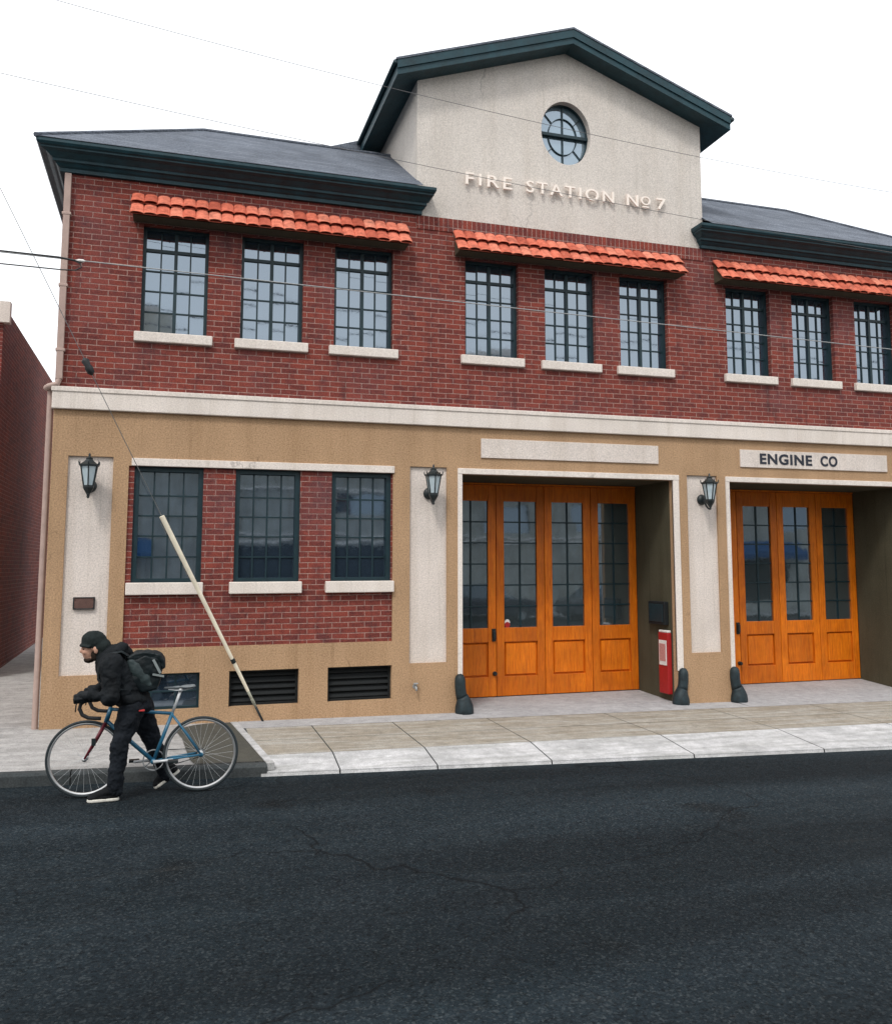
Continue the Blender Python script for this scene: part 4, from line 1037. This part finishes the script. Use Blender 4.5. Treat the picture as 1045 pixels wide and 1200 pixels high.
# ------------------------------------------------------------------ across the street and next door
def block(name, x0, x1, y0, y1, h, mat, label, cols, rows, gz=(1.0,2.6), fz=3.4, awn=None, ww=1.4, holes=None):
    t = empty(name, ((x0+x1)/2, y1, rz(x0)), label, 'building', None)
    zb = rz((x0+x1)/2)-1
    m = MB(); front = y1 if y1 < -10 else y0
    hs = []; dx = (x1-x0)/cols
    if holes is not None: hs = list(holes)
    for c in range(cols if holes is None else 0):
        for r in range(rows):
            cx = x0+dx*(c+.5)
            if name == 'shop_building' and r == 0 and 9 < cx < 27: continue; z0 = gz[0]+fz*r; hs.append((cx-ww/2, cx+ww/2, z0, z0+gz[1]))
    dep = -.2 if y1 < -10 else .2
    m.sheet(x0, x1, zb, h, front, hs, [dep]*len(hs))
    back = y0 if y1 < -10 else y1
    m.quad((x0,front,zb), (x0,back,zb), (x0,back,h), (x0,front,h)); m.quad((x1,front,zb), (x1,back,zb), (x1,back,h), (x1,front,h))
    m.quad((x0,back,zb), (x1,back,zb), (x1,back,h), (x0,back,h)); m.quad((x0,front,h-.25), (x1,front,h-.25), (x1,back,h-.25), (x0,back,h-.25))
    m.build('wall', mat, t)
    q = MB(); o = .08 if front == y1 else -.08
    q.box(x0-.1, x1+.1, min(front-o, front+o), max(front-o, front+o), h-.3, h+.05); q.build('cornice', M['stone'], t)
    for (a, b, c, d) in hs:
        w = MB(); yy = front+dep*.7
        w.quad((a,yy,c), (b,yy,c), (b,yy,d), (a,yy,d)); w.build('window', M['dark'] if c < 3 else M['doorglass'], t)
    if awn:
        for a, b in awn:
            w = MB(); w.add([(a,front,3.3), (b,front,3.3), (b,front+1.1,2.7), (a,front+1.1,2.7), (a,front+1.1,2.45), (b,front+1.1,2.45)], [(0,1,2,3), (3,2,5,4), (0,3,4)]); w.build('awning', blueawn, t)
def car(x, y, mat, label):
    z = rz(x); t = empty('parked_car', (x, y, z), label, 'car', 'cars parked across the street')
    m = MB(); m.prism([(x-2.2,z+.28), (x+2.2,z+.28), (x+2.25,z+.62), (x+2.1,z+.80), (x+1.2,z+.92), (x-1.6,z+.95), (x-2.15,z+.85), (x-2.25,z+.55)], y-.85, y+.85); m.build('body', mat, t, bevel=.07)
    m = MB(); m.prism([(x-1.65,z+.93), (x+1.15,z+.90), (x+.45,z+1.42), (x-1.05,z+1.45)], y-.74, y+.74); m.build('cabin', M['doorglass'], t, bevel=.05)
    m = MB(); m.prism([(x-1.10,z+1.40), (x+.50,z+1.385), (x+.40,z+1.45), (x-1.0,z+1.48)], y-.72, y+.72); m.build('roof', mat, t, bevel=.02)
    for dx in (-1.35, 1.4):
        for s in (-1, 1):
            w = MB(); w.lathe([(.20,-.09), (.32,-.10), (.33,0), (.32,.10), (.20,.09)], (x+dx, y+s*.78, z+.33), 24, 0, 'y'); o = w.build('wheel', M['cable'], t, smooth=True)
            w = MB(); w.lathe([(.19,-.095), (.19,.095)], (x+dx, y+s*.785, z+.33), 16, 0, 'y'); w.build('rim', M['steel'], o)
    for s in (-1, 1):
        w = MB(); w.ell((x+2.18, y+s*.6, z+.66), (.08,.18,.08)); w.build('headlight', M['white'], t, smooth=True)
blueawn = cloth('blue_awning', (.015, .075, .20), .8, 60, .15)
beige = stucco('street_wall', (.44, .45, .42), .5, .35, .3); pale = stucco('pale_wall', (.60, .56, .48), .4); white_w = stucco('white_wall', (.75, .73, .70), .3)
SHOP = [(2.6,5.9,-.5,2.95), (6.4,9.6,-.5,2.95), (10.6,11.6,4.1,5.0), (14.2,16.4,3.6,4.9), (18.6,20.8,3.6,4.9), (6.9,9.0,4.2,5.1), (-2.9,-.9,.5,2.3), (-8,-5,.3,2.6), (22,24,0,2.4), (27,30.4,.3,2.4), (34,38,.3,2.6), (25.2,27,3.9,5.1), (30,32,3.9,5.1), (-8,-6,4,5.4), (-3,-1.4,4,5.4)]
block('shop_building', -32, 48, -38, -25.5, 8.2, beige, 'long grey beige shop building with blue awnings across the street, mirrored in the windows', 20, 2, (.3,2.2), 4.2, [(-3.6,-.1), (26.5,31)], 2.9, SHOP)
band = MB()
for z0, z1 in ((3.05,3.17), (3.30,3.38), (5.2,5.3)): band.box(1.9, 25, -25.48, -25.40, z0, z1)
tag(band.build('shop_fascia', M['white']), 'white fascia boards along the shop front across the street', 'fascia')
block('apartment_block', -8, -.6, -46, -38.5, 15.5, pale, 'tall pale block behind the shop building, mirrored in the first upper window', 4, 3, (5,1.6), 3.4)
block('apartment_block', 16, 21, -46, -38.5, 15.0, white_w, 'narrow white block behind the shop building, mirrored in the middle upper windows', 3, 3, (5,1.6), 3.4)
block('neighbour_building', -14, -2.2, 4.5, 16, 6.4, M['brick'], 'brick neighbour building across the alley left of the fire station', 6, 2, (1.0,1.5), 2.9, None, 1.1)
tag(strip('pavement', M['walk'], [(x, -25.4, -21.5) for x in (-60, -20, 20, 60)], .14, lambda x, y: rz(x)), kind='structure')

navy = paint('navy_car_paint', (.012, .016, .03), .2, .1, 5, .6); dgrey = paint('grey_car_paint', (.06, .065, .07), .22, .1, 5, .6)
car(12.2, -20.4, navy, 'dark navy parked car across the street, mirrored low in the first orange doors')
car(18.0, -20.4, dgrey, 'dark grey parked car across the street behind the navy one')
for i, (z0, sl_, lb) in enumerate(((10.2, -.035, 'highest of the cables across the street'), (9.55, -.045, 'middle one of the cables across the street'), (9.0, -.03, 'lowest of the cables across the street'))):
    cable('overhead_cable', lambda x, z0=z0, sl_=sl_: z0+sl_*x+.0012*(x-8)**2, -30, 50, -15.5-i*.4, -15.5-i*.4, .022, lb+', mirrored in the upper windows')
# ------------------------------------------------------------------ light, sky, camera
SUN_EL, SUN_AZ = R(52), R(215)      # overcast: soft light from high on the left in front of the facade
w = bpy.data.worlds.new('World'); scene.world = w; w.use_nodes = True; nt = w.node_tree
bg = nt.nodes['Background']; sky = nt.nodes.new('ShaderNodeTexSky'); sky.sky_type = 'NISHITA'; sky.sun_disc = False
sky.sun_elevation = SUN_EL; sky.sun_rotation = SUN_AZ; sky.dust_density = 4; sky.air_density = 1.5
mx = nt.nodes.new('ShaderNodeMix'); mx.data_type = 'RGBA'; mx.inputs[0].default_value = .86
nz = nt.nodes.new('ShaderNodeTexNoise'); nz.inputs['Scale'].default_value = 2.2; nz.inputs['Detail'].default_value = 4
rp = nt.nodes.new('ShaderNodeValToRGB'); rp.color_ramp.elements[0].position = .3; rp.color_ramp.elements[0].color = (11.2, 11.6, 12.2, 1); rp.color_ramp.elements[1].position = .7; rp.color_ramp.elements[1].color = (13.6, 13.6, 13.6, 1)
nt.links.new(nz.outputs['Fac'], rp.inputs[0]); nt.links.new(sky.outputs[0], mx.inputs[6]); nt.links.new(rp.outputs[0], mx.inputs[7]); nt.links.new(mx.outputs[2], bg.inputs['Color'])
bg.inputs['Strength'].default_value = .108
sl = bpy.data.lights.new('sun', 'SUN'); sl.energy = 1.5; sl.angle = R(11); sl.color = (1, .97, .93)
so = bpy.data.objects.new('sun', sl); C.objects.link(so)
dirv = Vector((math.sin(SUN_AZ)*math.cos(SUN_EL), math.cos(SUN_AZ)*math.cos(SUN_EL), math.sin(SUN_EL)))
so.rotation_euler = dirv.to_track_quat('Z', 'Y').to_euler(); so.location = (0, -10, 20)

cam = bpy.data.cameras.new('camera'); co = bpy.data.objects.new('camera', cam); C.objects.link(co)
r_ = Vector((.94996625, -.31233907, -.00290354)); u_ = Vector((-.03125786, -.10431032, .99405347)); f_ = Vector((.31078461, .94422649, .10885433))
co.matrix_world = Matrix(((r_.x, u_.x, -f_.x, .49622926), (r_.y, u_.y, -f_.y, -11.89999453), (r_.z, u_.z, -f_.z, 2.1203527), (0, 0, 0, 1)))
cam.sensor_fit = 'VERTICAL'; cam.sensor_height = 24; cam.sensor_width = 24; cam.lens = 1076.199/1200*24
cam.shift_x = (522.5-553.7137)/1200; cam.shift_y = (544.8336-600)/1200
cam.clip_end = 600; scene.camera = co
vs_ = scene.view_settings; vs_.view_transform = 'Standard'; vs_.look = 'None'; vs_.exposure = .26; vs_.gamma = 1
scene.cycles.max_bounces = 6
